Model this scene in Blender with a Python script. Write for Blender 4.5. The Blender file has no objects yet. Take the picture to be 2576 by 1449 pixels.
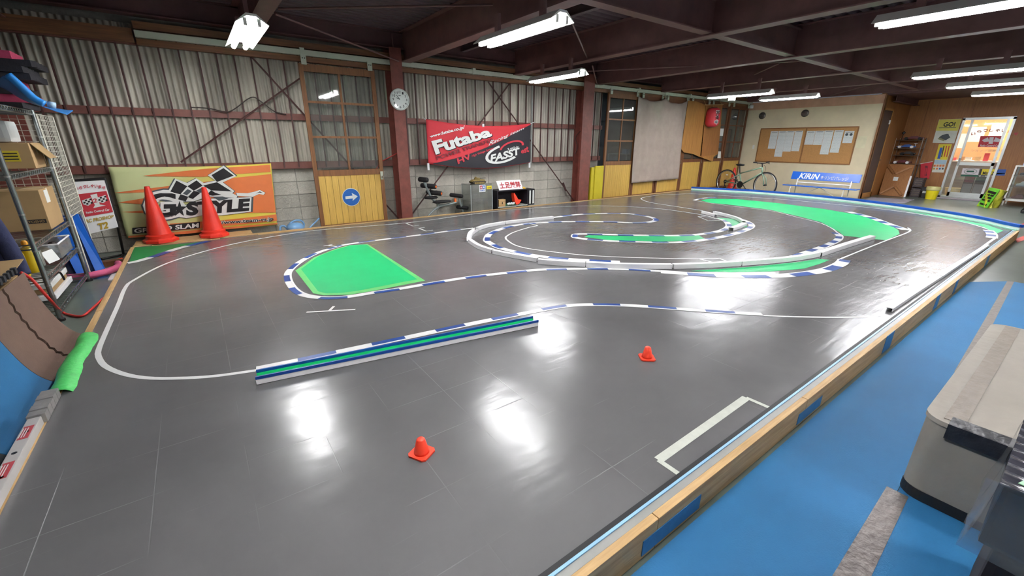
import bpy, bmesh, math, random
from mathutils import Vector, Matrix
random.seed(11)
SC = bpy.context.scene
COL = SC.collection
PI = math.pi
# ------------------------------------------------------------------ camera
FPX, YAW, PITCH, ROLL, CAMZ = 1060.955, 0.628897, 0.332063, 0.0054906, 1.40
FWD = Vector((math.sin(YAW)*math.cos(PITCH), math.cos(YAW)*math.cos(PITCH), -math.sin(PITCH)))
_r = Vector((math.cos(YAW), -math.sin(YAW), 0)); _u = _r.cross(FWD)
RGT = _r*math.cos(ROLL) + _u*math.sin(ROLL)
UPV = -_r*math.sin(ROLL) + _u*math.cos(ROLL)
CAM = Vector((0, 0, CAMZ))
cd = bpy.data.cameras.new('camera'); cd.sensor_width = 36; cd.lens = FPX*36/2576; cd.clip_start = .05
co = bpy.data.objects.new('camera', cd); COL.objects.link(co)
co.matrix_world = Matrix(((RGT.x, UPV.x, -FWD.x, CAM.x), (RGT.y, UPV.y, -FWD.y, CAM.y), (RGT.z, UPV.z, -FWD.z, CAM.z), (0, 0, 0, 1)))
SC.camera = co
# ------------------------------------------------------------------ world, exposure
w = bpy.data.worlds.new('world'); SC.world = w; w.use_nodes = True
w.node_tree.nodes['Background'].inputs[0].default_value = (.10, .11, .13, 1)
w.node_tree.nodes['Background'].inputs[1].default_value = .25
SC.view_settings.view_transform = 'Standard'; SC.view_settings.look = 'None'
SC.view_settings.gamma = 1; SC.view_settings.use_curve_mapping = False
SC.view_settings.exposure = 2.2
LAMP_STRENGTH = 23.0
SHOP_STRENGTH = 70.0
try:
    SC.cycles.use_denoising = True
    SC.cycles.max_bounces = 10; SC.cycles.diffuse_bounces = 5; SC.cycles.glossy_bounces = 4; SC.cycles.transparent_max_bounces = 12
    SC.cycles.sample_clamp_indirect = 8
except Exception:
    pass
# ------------------------------------------------------------------ surveying: sight lines met with the planes things stand on
def ray(px, py): return FWD*FPX + RGT*(px-1288) - UPV*(py-724.5)
def WX(px, py, X): d = ray(px, py); return CAM + d*(X/d.x)
def WY(px, py, Y): d = ray(px, py); return CAM + d*(Y/d.y)
def WZ(px, py, Z=.14): d = ray(px, py); return CAM + d*((Z-CAMZ)/d.z)
# ------------------------------------------------------------------ materials
def lin(c):
    if isinstance(c, str):
        c = c.lstrip('#'); c = [int(c[i:i+2], 16)/255 for i in (0, 2, 4)]
    return tuple((x/12.92 if x <= .04045 else ((x+.055)/1.055)**2.4) for x in c)
MATS = {}
def N(t, ty, **k):
    n = t.nodes.new(ty)
    for a, b in k.items(): setattr(n, a, b)
    return n
def M(name, col='#888888', rough=.6, metal=0, var=.08, sc=6, bump=0, bsc=30, spec=.5, coat=0, stretch=(1, 1, 1), rnd=0, det=3, col2=None, sheen=0):
    """procedural surface: noise-varied colour, optional fine relief"""
    if name in MATS: return MATS[name]
    m = bpy.data.materials.new(name); MATS[name] = m; m.use_nodes = True
    t = m.node_tree; L = t.links.new; b = t.nodes['Principled BSDF']
    c = Vector(lin(col))
    b.inputs['Roughness'].default_value = rough; b.inputs['Metallic'].default_value = metal
    b.inputs['Specular IOR Level'].default_value = spec; b.inputs['Coat Weight'].default_value = coat
    if sheen: b.inputs['Sheen Weight'].default_value = sheen
    tc = N(t, 'ShaderNodeTexCoord'); mp = N(t, 'ShaderNodeMapping'); mp.inputs['Scale'].default_value = stretch
    L(tc.outputs['Object'], mp.inputs['Vector'])
    nz = N(t, 'ShaderNodeTexNoise'); nz.inputs['Scale'].default_value = sc; nz.inputs['Detail'].default_value = det; nz.inputs['Roughness'].default_value = .6
    L(mp.outputs[0], nz.inputs['Vector'])
    rp = N(t, 'ShaderNodeValToRGB')
    lo = Vector(lin(col2)) if col2 else c*(1-var); hi = c if col2 else c*(1+var)
    rp.color_ramp.elements[0].position = .3; rp.color_ramp.elements[1].position = .7
    rp.color_ramp.elements[0].color = (*lo, 1); rp.color_ramp.elements[1].color = (*hi, 1)
    L(nz.outputs['Fac'], rp.inputs['Fac']); out = rp.outputs['Color']
    if rnd:
        oi = N(t, 'ShaderNodeObjectInfo'); hv = N(t, 'ShaderNodeHueSaturation')
        mr = N(t, 'ShaderNodeMapRange'); mr.inputs['To Min'].default_value = 1-rnd; mr.inputs['To Max'].default_value = 1+rnd
        L(oi.outputs['Random'], mr.inputs['Value']); L(mr.outputs[0], hv.inputs['Value']); L(out, hv.inputs['Color']); out = hv.outputs['Color']
    L(out, b.inputs['Base Color'])
    if bump:
        n2 = N(t, 'ShaderNodeTexNoise'); n2.inputs['Scale'].default_value = bsc; n2.inputs['Detail'].default_value = 4
        L(mp.outputs[0], n2.inputs['Vector'])
        bp = N(t, 'ShaderNodeBump'); bp.inputs['Strength'].default_value = bump; bp.inputs['Distance'].default_value = .02
        L(n2.outputs['Fac'], bp.inputs['Height']); L(bp.outputs[0], b.inputs['Normal'])
    return m
def WOOD(name, c1, c2, rough=.55, axis=0, sc=3.0, rnd=0.0):
    """wood with grain running along one axis"""
    st = [14, 14, 14]; st[axis] = .9
    m = M(name, c1, rough=rough, col2=c2, sc=sc, stretch=tuple(st), det=6, bump=.12, bsc=sc*3, rnd=rnd)
    return m
def EMIT(name, col, s):
    if name in MATS: return MATS[name]
    m = bpy.data.materials.new(name); MATS[name] = m; m.use_nodes = True
    b = m.node_tree.nodes['Principled BSDF']
    b.inputs['Base Color'].default_value = (*lin(col), 1); b.inputs['Emission Color'].default_value = (*lin(col), 1); b.inputs['Emission Strength'].default_value = s
    return m
def GLASS(name, tint='#dfe8e6', alpha=.12, rough=.03):
    """thin pane: mostly clear with a mirror-like reflection"""
    if name in MATS: return MATS[name]
    m = bpy.data.materials.new(name); MATS[name] = m; m.use_nodes = True
    t = m.node_tree; L = t.links.new; t.nodes.remove(t.nodes['Principled BSDF'])
    o = t.nodes['Material Output']; tr = N(t, 'ShaderNodeBsdfTransparent'); tr.inputs[0].default_value = (*lin(tint), 1)
    gl = N(t, 'ShaderNodeBsdfGlossy'); gl.inputs['Roughness'].default_value = rough
    df = N(t, 'ShaderNodeBsdfDiffuse'); df.inputs[0].default_value = (.55, .55, .5, 1)
    fr = N(t, 'ShaderNodeFresnel'); ge = N(t, 'ShaderNodeNewGeometry'); mi = N(t, 'ShaderNodeMapRange'); mi.inputs['To Min'].default_value = 1.5; mi.inputs['To Max'].default_value = 1/1.5
    L(ge.outputs['Backfacing'], mi.inputs['Value']); L(mi.outputs[0], fr.inputs[0])
    nz = N(t, 'ShaderNodeTexNoise'); nz.inputs['Scale'].default_value = 4; mu = N(t, 'ShaderNodeMath', operation='MULTIPLY'); mu.inputs[1].default_value = alpha*2
    L(nz.outputs['Fac'], mu.inputs[0])
    m1 = N(t, 'ShaderNodeMixShader'); L(mu.outputs[0], m1.inputs[0]); L(tr.outputs[0], m1.inputs[1]); L(df.outputs[0], m1.inputs[2])
    m2 = N(t, 'ShaderNodeMixShader'); L(fr.outputs[0], m2.inputs[0]); L(m1.outputs[0], m2.inputs[1]); L(gl.outputs[0], m2.inputs[2])
    L(m2.outputs[0], o.inputs[0]); return m
# ------------------------------------------------------------------ mesh building
WM = {}
class MB:
    def __init__(s): s.v = []; s.f = []
    def add(s, vs, fs):
        n = len(s.v); s.v += [Vector(v) for v in vs]; s.f += [tuple(i+n for i in f) for f in fs]; return s
    def bx(s, x0, x1, y0, y1, z0, z1, T=None):
        v = [Vector(p) for p in ((x0, y0, z0), (x1, y0, z0), (x1, y1, z0), (x0, y1, z0), (x0, y0, z1), (x1, y0, z1), (x1, y1, z1), (x0, y1, z1))]
        if T: v = [T @ p for p in v]
        return s.add(v, [(0, 3, 2, 1), (4, 5, 6, 7), (0, 1, 5, 4), (1, 2, 6, 5), (2, 3, 7, 6), (3, 0, 4, 7)])
    def prism(s, poly, vec):
        p = [Vector(a) for a in poly]; n = len(p); vec = Vector(vec)
        s.add(p + [a+vec for a in p], [tuple(range(n-1, -1, -1)), tuple(range(n, 2*n))] + [(i, (i+1) % n, n+(i+1) % n, n+i) for i in range(n)])
        return s
    def bar(s, a, b, wdt, thk, up=(0, 0, 1)):
        a, b = Vector(a), Vector(b); d = (b-a).normalized(); up = Vector(up)
        sd = d.cross(up)
        if sd.length < 1e-4: sd = d.cross(Vector((1, 0, 0)))
        sd.normalize(); u = sd.cross(d).normalized(); q = [sd*wdt/2*i + u*thk/2*j for i, j in ((-1, -1), (1, -1), (1, 1), (-1, 1))]
        return s.add([a+k for k in q] + [b+k for k in q], [(0, 1, 2, 3), (7, 6, 5, 4), (0, 4, 5, 1), (1, 5, 6, 2), (2, 6, 7, 3), (3, 7, 4, 0)])
    def tube(s, pts, r, n=8, closed=False):
        pts = [Vector(p) for p in pts]; m = len(pts); rr = r if isinstance(r, (list, tuple)) else [r]*m
        rings = []; pv = None
        for i, p in enumerate(pts):
            if closed: d = pts[(i+1) % m] - pts[i-1]
            else: d = pts[min(i+1, m-1)] - pts[max(i-1, 0)]
            d.normalize()
            if pv is None:
                pv = d.orthogonal().normalized()
            pv = (pv - d*pv.dot(d)).normalized(); q = d.cross(pv)
            rings.append([p + (pv*math.cos(a) + q*math.sin(a))*rr[i] for a in (2*PI*k/n for k in range(n))])
        vs = [x for r_ in rings for x in r_]; fs = []
        for i in range(m if closed else m-1):
            j = (i+1) % m
            for k in range(n): fs.append((i*n+k, i*n+(k+1) % n, j*n+(k+1) % n, j*n+k))
        if not closed: fs += [tuple(range(n-1, -1, -1)), tuple(range((m-1)*n, m*n))]
        return s.add(vs, fs)
    def lathe(s, prof, c=(0, 0, 0), n=24, T=None, sq=None):
        vs = []; fs = []
        for r, z in prof:
            for k in range(n):
                a = 2*PI*k/n; v = Vector((r*math.cos(a), r*math.sin(a), z))
                vs.append((T @ v if T else v) + Vector(c))
        m = len(prof)
        for i in range(m-1):
            for k in range(n): fs.append((i*n+k, i*n+(k+1) % n, (i+1)*n+(k+1) % n, (i+1)*n+k))
        fs += [tuple(range(n-1, -1, -1)), tuple(range((m-1)*n, m*n))]
        return s.add(vs, fs)
    def grid(s, fn, nu, nv, thick=None):
        vs = [Vector(fn(i/nu, j/nv)) for j in range(nv+1) for i in range(nu+1)]; w = nu+1
        fs = [(j*w+i, j*w+i+1, (j+1)*w+i+1, (j+1)*w+i) for j in range(nv) for i in range(nu)]
        if thick is None: return s.add(vs, fs)
        th = Vector(thick); m = len(vs); b = [v+th for v in vs]
        fs += [tuple(m+i for i in reversed(f)) for f in fs]
        ed = [j*w for j in range(nv+1)]; 
        rim = list(range(0, nu+1)) + [j*w+nu for j in range(1, nv+1)] + [nv*w+i for i in range(nu-1, -1, -1)] + [j*w for j in range(nv-1, 0, -1)]
        for a, b2 in zip(rim, rim[1:]+rim[:1]): fs.append((b2, a, a+m, b2+m))
        return s.add(vs+b, fs)
    def build(s, name, mat, parent=None, smooth=False, label=None, kind=None, bevel=0):
        W = WM.get(parent.name) if parent else None
        I = W.inverted() if W is not None else None
        me = bpy.data.meshes.new(name); me.from_pydata([(I @ v) if I else v for v in s.v], [], s.f)
        if not s.f or True:
            bmx = bmesh.new(); bmx.from_mesh(me); bmesh.ops.recalc_face_normals(bmx, faces=bmx.faces)
            if bevel:
                bmesh.ops.bevel(bmx, geom=[e for e in bmx.edges if e.calc_face_angle(0) > .6], offset=bevel, segments=2, affect='EDGES', profile=.7)
            bmx.to_mesh(me); bmx.free()
        me.materials.append(mat if not isinstance(mat, str) else MATS[mat])
        if smooth: me.shade_smooth() if hasattr(me, 'shade_smooth') else None
        o = bpy.data.objects.new(name, me); COL.objects.link(o); o.parent = parent
        WM[o.name] = W if W is not None else Matrix.Identity(4)
        if label: o['label'] = label
        if kind: o['kind'] = kind
        if smooth == 'auto': 
            for p in me.polygons: p.use_smooth = True
            try: me.set_sharp_from_angle(angle=.7)
            except Exception: pass
        return o
def thing(name, label, cat, loc=(0, 0, 0), group=None, rz=0, kind=None, T=None):
    o = bpy.data.objects.new(name, None); COL.objects.link(o); o.empty_display_size = .1
    W = T if T is not None else Matrix.Translation(Vector(loc)) @ Matrix.Rotation(rz, 4, 'Z')
    o.matrix_world = W; WM[o.name] = W
    if label: o['label'] = label
    if cat: o['category'] = cat
    if group: o['group'] = group
    if kind: o['kind'] = kind
    return o
def solo(name, label, cat, mb, mat, group=None, smooth=False, bevel=0):
    """a thing that is one mesh, its origin at the base of its box"""
    xs = [v.x for v in mb.v]; ys = [v.y for v in mb.v]; zs = [v.z for v in mb.v]
    c = Vector(((min(xs)+max(xs))/2, (min(ys)+max(ys))/2, min(zs)))
    mb.v = [v-c for v in mb.v]
    o = mb.build(name, mat, None, smooth, bevel=bevel); o.location = c; WM[o.name] = Matrix.Translation(c)
    o['label'] = label; o['category'] = cat
    if group: o['group'] = group
    return o
def struct(name, mb, mat, smooth=False):
    return mb.build(name, mat, None, smooth, kind='structure')
def copy_tree(o, parent=None, W=None):
    c = o.copy(); COL.objects.link(c); c.parent = parent
    if W is not None: c.matrix_world = W
    WM[c.name] = W if W is not None else WM.get(parent.name, Matrix.Identity(4))
    for ch in list(o.children): copy_tree(ch, c)
    return c
def smooth_path(pts, per=6, closed=False):
    """Catmull-Rom through the points"""
    P = [Vector(p) for p in pts]; n = len(P); out = []
    for i in range(n if closed else n-1):
        g = lambda k: P[k % n] if closed else P[max(0, min(n-1, k))]
        p0, p1, p2, p3 = g(i-1), g(i), g(i+1), g(i+2)
        for k in range(per):
            t = k/per
            out.append(.5*((2*p1) + (p2-p0)*t + (2*p0-5*p1+4*p2-p3)*t*t + (3*p1-p0-3*p2+p3)*t**3))
    if not closed: out.append(P[-1])
    return out
def resample(pts, step):
    out = [pts[0].copy()]; acc = 0
    for a, b in zip(pts, pts[1:]):
        l = (b-a).length
        while acc + l >= step and l > 1e-9:
            t = (step-acc)/l; a = a.lerp(b, t); out.append(a.copy()); l = (b-a).length; acc = 0
        acc += l
    if (out[-1]-pts[-1]).length > step*.2: out.append(pts[-1].copy())
    return out
def normals2(pts, closed=False):
    n = len(pts); r = []
    for i in range(n):
        d = pts[(i+1) % n]-pts[i-1] if closed else pts[min(i+1, n-1)]-pts[max(i-1, 0)]
        d.z = 0; d.normalize(); r.append(Vector((-d.y, d.x, 0)))
    return r
# lettering: the characters' outlines fitted into a four-cornered patch (bl, br, tr, tl)
def text_mb(s, quad, off=0.0, shear=0.0, nrm=None, sub=0, font=None, keep=False, ls=1.0):
    c = bpy.data.curves.new('lettering', 'FONT'); c.body = s; c.offset = off; c.shear = shear; c.resolution_u = 3; c.space_character = ls
    o = bpy.data.objects.new('lettering', c); COL.objects.link(o)
    dg = bpy.context.evaluated_depsgraph_get(); dg.update()
    me = bpy.data.meshes.new_from_object(o.evaluated_get(dg))
    vs = [v.co.copy() for v in me.vertices]; fs = [tuple(p.vertices) for p in me.polygons]
    bpy.data.objects.remove(o); bpy.data.curves.remove(c); bpy.data.meshes.remove(me)
    if not vs: return MB()
    x0 = min(v.x for v in vs); x1 = max(v.x for v in vs); y0 = min(v.y for v in vs); y1 = max(v.y for v in vs)
    bl, br, tr, tl = [Vector(q) for q in quad]
    mb = MB(); mb.add([((bl.lerp(br, (v.x-x0)/(x1-x0))).lerp(tl.lerp(tr, (v.x-x0)/(x1-x0)), (v.y-y0)/(y1-y0))) + (nrm or Vector()) for v in vs], fs)
    return mb
def flat(mb, name, mat, parent, label=None):
    return mb.build(name, mat, parent, label=label)
# ------------------------------------------------------------------ shared surfaces
M('red_steel', '#7d4439', .55, var=.18, sc=9, bump=.1)
M('dark_steel', '#5e3d3c', .6, var=.2, sc=6, bump=.1)
M('deck_steel', '#5c484c', .65, var=.2, sc=3)
M('rail_steel', '#74463c', .55, var=.2, sc=7, bump=.1)
M('stud_steel', '#4b2c29', .6, var=.2, sc=9)
M('galv', '#c8c2b2', .5, var=.0, sc=2.2, stretch=(2.2, 2.2, .35), col2='#948e82', det=6, bump=.08)
M('block', '#c6c2b6', .92, var=.0, sc=5, col2='#a5a196', det=6, bump=.5, bsc=60, rnd=.12)
M('mortar', '#9c998f', .95, var=.12, sc=12, bump=.3)
M('epoxy_floor', '#6e7a70', .28, var=0, sc=1.3, col2='#565f58', det=7, bump=.04, bsc=8)
M('cream', '#ddd0b0', .8, var=.06, sc=2.5, bump=.08, bsc=20)
M('pinkish', '#cfa488', .8, var=.1, sc=4)
WOOD('old_wood', '#8c5e36', '#6c4526', axis=2)
WOOD('old_wood_x', '#8a5c38', '#64412a', axis=0)
WOOD('brown_wood', '#7a4a2a', '#5d361f', axis=2)
WOOD('yellow_ply', '#d4ae58', '#bf9a4a', axis=2, rough=.45, rnd=.05)
WOOD('plywood', '#a8703a', '#8c5a2e', axis=2, rough=.5)
WOOD('plywood_light', '#b98445', '#9c6a34', axis=2, rough=.6)
WOOD('pine', '#cba878', '#a2804f', axis=0, rough=.6)
WOOD('pine_y', '#cba878', '#a2804f', axis=1, rough=.6)
M('door_dark', '#4a3a36', .5, var=.1)
M('track_rail', '#b9beac', .45, var=.06)
M('alu', '#c6cbc9', .35, metal=.6, var=.04)
M('white_plastic', '#eeeeee', .4, var=.02)
M('white_paint', '#e9e7e0', .45, var=.03)
M('black_rubber', '#161618', .6, var=.1)
M('black_plastic', '#1c1c20', .4, var=.1)
M('chrome', '#c9c9c9', .18, metal=1, var=.03)
M('dark_outside', '#2a2f33', .9, var=.3, sc=1.5)
M('outer_wall', '#6d6a64', .9, var=.1)
GLASS('pane_glass', '#f3f5f4', .07)
# ------------------------------------------------------------------ floor, ceiling, walls
XL, XR, YB, YF = -1.95, 14.6, 7.5, -3.6
struct('floor', MB().bx(XL-.1, 20.6, YF-.1, YB+.5, -.12, 0), 'epoxy_floor')
deck = MB(); pts = []
ny = 560
for i in range(ny+1):
    y = YF + (YB+.1-YF)*i/ny; ph = (y/.14) % 1
    z = 3.05 + (.035 if ph < .35 else 0 if .45 < ph < .9 else .035*(1-(ph-.35)/.1) if ph <= .45 else .035*(ph-.9)/.1)
    pts.append((y, z))
deck.add([(x, y, z) for y, z in pts for x in (XL-.1, 17.2)], [(2*i, 2*i+1, 2*i+3, 2*i+2) for i in range(ny)])
deck.bx(XL-.1, 17.2, YF-.1, YB+.2, 3.12, 3.2)
ceiling = struct('ceiling', deck, 'deck_steel')
def ibeam(x0, x1, y0, y1, z0, z1, fl=.15, t=.012):
    m = MB()
    if abs(x1-x0) > abs(y1-y0):
        yc = (y0+y1)/2; m.bx(x0, x1, yc-fl/2, yc+fl/2, z0, z0+t); m.bx(x0, x1, yc-fl/2, yc+fl/2, z1-t, z1); m.bx(x0, x1, yc-t/2, yc+t/2, z0+t, z1-t)
    else:
        xc = (x0+x1)/2; m.bx(xc-fl/2, xc+fl/2, y0, y1, z0, z0+t); m.bx(xc-fl/2, xc+fl/2, y0, y1, z1-t, z1); m.bx(xc-t/2, xc+t/2, y0, y1, z0+t, z1-t)
    return m
for xb in (-1.4, .85, 3.1, 5.35, 7.6, 9.95, 12.1, 14.3):
    ibeam(xb, xb, YF, 7.3, 2.62, 3.05, .17).build('cross_beam', M('beam_red', '#74504c', .55, var=.15, sc=5), ceiling)
ibeam(XL, 15.9, 3.3, 3.3, 2.64, 3.0, .13).build('long_beam', 'beam_red', ceiling)
ibeam(XL, 15.9, -1.0, -1.0, 2.64, 3.0, .13).build('long_beam', 'beam_red', ceiling)
ibeam(XL, 14.6, 7.3, 7.3, 2.80, 3.05, .16).build('eave_beam', 'dark_steel', ceiling)
for xb in (4.2, 6.5, 8.8, 11.0):
    ibeam(xb, xb, YF, 7.3, 2.90, 3.05, .07).build('purlin', 'deck_steel', ceiling)
def rod(a, b, r=.009): return MB().tube([a, b], r, 6)
for a, b in ((WZ(692, 35, 2.68), WY(1010, 157, 7.2)), (WZ(700, 22, 2.75), WZ(1240, 12, 2.8)), (WZ(1438, 55, 2.66), WZ(1480, 152, 2.66)), (WZ(1490, 165, 2.64), WZ(1502, 212, 2.64)),
             (WZ(1290, 188, 2.7), WZ(2050, 152, 2.7)), (WZ(1960, 160, 2.64), WZ(1898, 188, 2.64)), (WZ(2200, 210, 2.64), WZ(2090, 240, 2.64)), (WY(985, 85, 7.2), WY(992, 150, 7.2))):
    rod(a, b, .011).build('brace_rod', 'beam_red', ceiling)
MB().bx(.60, .98, 4.1, 4.22, 2.60, 2.615).build('gusset_plate', 'beam_red', ceiling)
# back wall: mortar, blocks, girts, corrugated sheets, studs, braces, columns
wb = struct('wall_back', MB().bx(XL, 8.0, 7.512, 7.62, 0, 1.0).bx(XL, 8.0, 7.56, 7.62, 1.0, 3.06), 'mortar')
bm0 = None
for r in range(5):
    for k in range(25):
        x0 = -1.93 + k*.3985
        if bm0 is None:
            bm0 = MB().bx(x0+.004, x0+.3945, 7.5, 7.53, .005, .195).build('concrete_block', 'block', wb, bevel=.003); base = x0
        else:
            o = bm0.copy(); COL.objects.link(o); o.location = (x0-base, random.uniform(-.002, .002), r*.2+.004)
            o.parent = wb
pitch = .0662
sh0 = None
for k in range(15):
    x0 = -1.93 + k*pitch*10
    if sh0 is None:
        m = MB(); n = 80
        vs = []; 
        for z in (1.03, 2.74):
            for i in range(n+1): vs.append((x0 + pitch*10.2*i/n, 7.47 - .013*math.cos(2*PI*10.2*i/n), z))
        m.add(vs, [(i, i+1, n+2+i, n+1+i) for i in range(n)]); sh0 = m.build('corrugated_sheet', 'galv', wb, smooth=True)
    else:
        o = sh0.copy(); COL.objects.link(o); o.location = (k*pitch*10, -.0015*(k % 2), 0); o.parent = wb
MB().bx(8.0, XR+.1, 7.52, 7.62, 0, 3.06).build('dark_backing', 'dark_outside', wb)  # dark slab added behind the door panes, its colour standing for the night outside
MB().bx(XL, 8.0, 7.40, 7.452, 1.70, 1.79).build('girt', 'rail_steel', wb)
MB().bx(XL, 8.0, 7.40, 7.452, 1.03, 1.105).bx(XL, 8.0, 7.40, 7.50, 1.005, 1.03).build('girt', 'rail_steel', wb)
MB().bx(XL, 8.0, 7.36, 7.452, 2.50, 2.53).build('girt', 'rail_steel', wb)
for k in range(48):
    x = -1.29 + k*.2
    if 2.7 < x < 3.1 or x > 8.2: continue
    MB().bx(x-.009, x+.009, 7.385, 7.405, 1.02, 2.66).build('stud', 'stud_steel', wb)
for a, b in (((630, 140), (1003, 550)), ((756, 196), (455, 408)), ((1037, 538), (1300, 186)), ((1228, 206), (1446, 508))):
    rod(WY(*a, 7.37), WY(*b, 7.37), .012).build('wall_brace', 'stud_steel', wb)
tb = WY(1420, 470, 7.37)
MB().tube([tb+Vector((-.05, 0, .09)), tb+Vector((.05, 0, -.09))], .022, 8).build('turnbuckle', 'stud_steel', wb)
def column(x0, x1, y0, y1, z1=2.8):
    m = MB(); m.bx(x0, x1, y0, y0+.014, 0, z1); m.bx(x0, x1, y1-.014, y1, 0, z1); xc = (x0+x1)/2; m.bx(xc-.006, xc+.006, y0+.014, y1-.014, 0, z1)
    return m
column(2.80, 2.995, 7.14, 7.40).build('steel_column', 'red_steel', wb)
column(7.10, 7.42, 7.16, 7.40).build('steel_column', 'red_steel', wb)
column(-1.95, -1.45, 7.1, 7.40).build('steel_column', 'red_steel', wb)
MB().bx(-.28, XR-.05, 7.28, 7.36, 2.66, 2.74).build('wall_plate', 'old_wood_x', wb)
MB().bx(XL, -.30, 7.30, 7.36, 2.51, 2.66).build('wall_plate', 'old_wood_x', wb)
MB().bx(-.28, XR-.02, 7.30, 7.36, 2.49, 2.56).build('wall_plate', 'old_wood_x', wb)
# hanging-door track
tr1 = struct('trim_1', MB().bx(-.28, XR-.02, 7.24, 7.295, 2.565, 2.635), 'track_rail')
for x in (.9, 1.55, 2.9, 4.4, 6.0, 7.6, 9.05, 10.1, 11.2, 12.2, 13.4):
    MB().bx(x-.03, x+.03, 7.235, 7.30, 2.56, 2.66).build('track_bracket', 'track_rail', tr1)
# cables on the wall
for pp in (((480, 270), (528, 273), (570, 282), (596, 270), (622, 250), (640, 245), (660, 258), (690, 280), (720, 288)), ((1460, 330), (1448, 345), (1452, 368), (1447, 388)), ((1020, 340), (1018, 420), (1028, 500))):
    MB().tube(smooth_path([WY(*p, 7.36) for p in pp], 4), .007, 6).build('cable', M('cable_dark', '#3a302c', .6), wb)
MB().bx(WY(1338, 300, 7.36).x-.012, WY(1338, 300, 7.36).x+.012, 7.35, 7.38, .95, 2.55).build('conduit_pipe', M('grey_pipe', '#8f918c', .5), wb)
MB().tube([WY(940, 432, 7.33), WY(962, 405, 7.33), WY(1000, 385, 7.34)], .008, 6).build('red_cord', M('cord_red', '#d0483c', .5), wb)
# left, front and right walls
struct('wall_left', MB().bx(XL-.12, XL, YF, YB+.1, 0, 3.1), 'outer_wall')
struct('wall_front', MB().bx(XL, 17.2, YF-.12, YF, 0, 3.1), 'outer_wall')
wr = struct('wall_right', MB().bx(14.6, 14.72, 3.93, 7.56, 0, 2.40), 'cream')
MB().bx(14.596, 14.72, 3.93, 7.56, 2.40, 2.62).build('upper_board', 'pinkish', wr)
MB().bx(14.58, 14.72, 3.90, 3.935, 0, 2.62).build('corner_post', 'old_wood', wr)
MB().bx(14.56, 14.6, 7.44, 7.56, 0, 2.6).build('corner_post', 'brown_wood', wr)
ws = struct('wall_side', MB().bx(14.72, 17.0, 3.93, 4.05, 2.25, 2.66).bx(15.46, 17.0, 3.93, 4.05, 0, 2.25).bx(14.64, 15.46, 3.93, 4.05, 0, .13), 'plywood')
wsh = struct('wall_shop', MB().bx(17, 17.1, 2.76, 4.05, 0, 2.66).bx(17, 17.1, 1.80, 2.76, 2.08, 2.66).bx(17, 17.1, YF, 1.80, 0, 2.66), 'plywood')
for y in (3.55, 2.63, .95, -.2):
    MB().bx(16.996, 17.0, y-.003, y+.003, 0 if y != 2.63 else 2.1, 2.66).build('board_joint', M('joint_dark', '#5a3a20', .7), wsh)
MB().bx(14.6, 17.1, YF, 3.93, 2.60, 2.66).build('header_soffit', 'dark_steel', ceiling)
d = struct('door_1', MB().bx(14.66, 15.44, 3.915, 3.95, .13, 2.25), 'door_dark')
MB().bx(15.36, 15.42, 3.895, 3.915, 1.92, 2.02).build('door_closer', 'white_paint', d)
MB().tube([(15.36, 3.90, 1.0), (15.36, 3.86, 1.0), (15.26, 3.86, 1.0)], .012, 8).build('handle', 'chrome', d)
MB().bx(14.62, 14.66, 3.90, 3.95, 0, 2.29).bx(15.44, 15.50, 3.90, 3.95, 0, 2.29).bx(14.62, 15.5, 3.90, 3.95, 2.25, 2.30).bx(14.62, 15.5, 3.90, 3.95, .0, .13).build('door_frame', 'plywood_light', d)
# beam stub in the corner over the brown door
ibeam(15.0, 17.0, 3.8, 3.8, 2.45, 2.62, .12).build('corner_beam', 'dark_steel', ceiling)
# ------------------------------------------------------------------ hanging doors
def sash_door(nm, x0, x1, y, z0=.1, z1=2.45, lock=.98, nx=2, planks=11, wood='old_wood', st=.06, top=.10, yellow='yellow_ply', seethru=True, bars=(1.46, 1.95)):
    d = thing(nm, None, None, ((x0+x1)/2, y, z0), kind='structure'); t = .035
    MB().bx(x0, x0+st, y-t/2, y+t/2, z0, z1).build('stile', wood, d); MB().bx(x1-st, x1, y-t/2, y+t/2, z0, z1).build('stile', wood, d)
    MB().bx(x0+st, x1-st, y-t/2, y+t/2, z1-top, z1).build('top_rail', wood, d)
    MB().bx(x0+st, x1-st, y-t/2, y+t/2, lock-.09, lock).build('lock_rail', wood, d)
    MB().bx(x0+st, x1-st, y-t/2, y+t/2, z0, z0+.06).build('bottom_rail', wood, d)
    xs = [x0+st + (x1-x0-2*st)*i/nx for i in range(nx+1)]
    for x in xs[1:-1]: MB().bx(x-.015, x+.015, y-t/2+.004, y+t/2-.004, lock, z1-top).build('muntin', wood, d)
    zs = [lock] + list(bars) + [z1-top]
    for z in bars: MB().bx(x0+st, x1-st, y-t/2+.006, y+t/2-.006, z-.016, z+.016).build('muntin', wood, d)
    for i in range(nx):
        for j in range(len(zs)-1):
            MB().bx(xs[i]+.012, xs[i+1]-.012, y-.002, y+.002, zs[j]+.012, zs[j+1]-.012).build('pane', 'pane_glass', d)
    w = (x1-x0-2*st)/planks
    for k in range(planks):
        xa = x0+st+k*w
        MB().bx(xa+.002, xa+w-.002, y-.010, y+.008, z0+.06, lock-.09).build('plank', yellow, d)
    MB().bx(x0+st, x1-st, y+.008, y+.012, z0+.06, lock-.09).build('back_panel', 'brown_wood', d)
    return d
M('handle_brass', '#c9c4b4', .3, metal=.8)
def hanger(d, x, y, z):
    MB().bx(x-.035, x+.035, y-.05, y-.03, z-.03, z+.10).build('hanger', 'track_rail', d)
    for s_ in (-1, 1): MB().lathe([(.008, 0), (.008, .006)], (x+s_*.015, y-.05, z+.05), 8, Matrix.Rotation(PI/2, 4, 'X')).build('bolt', 'black_plastic', d)
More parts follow.
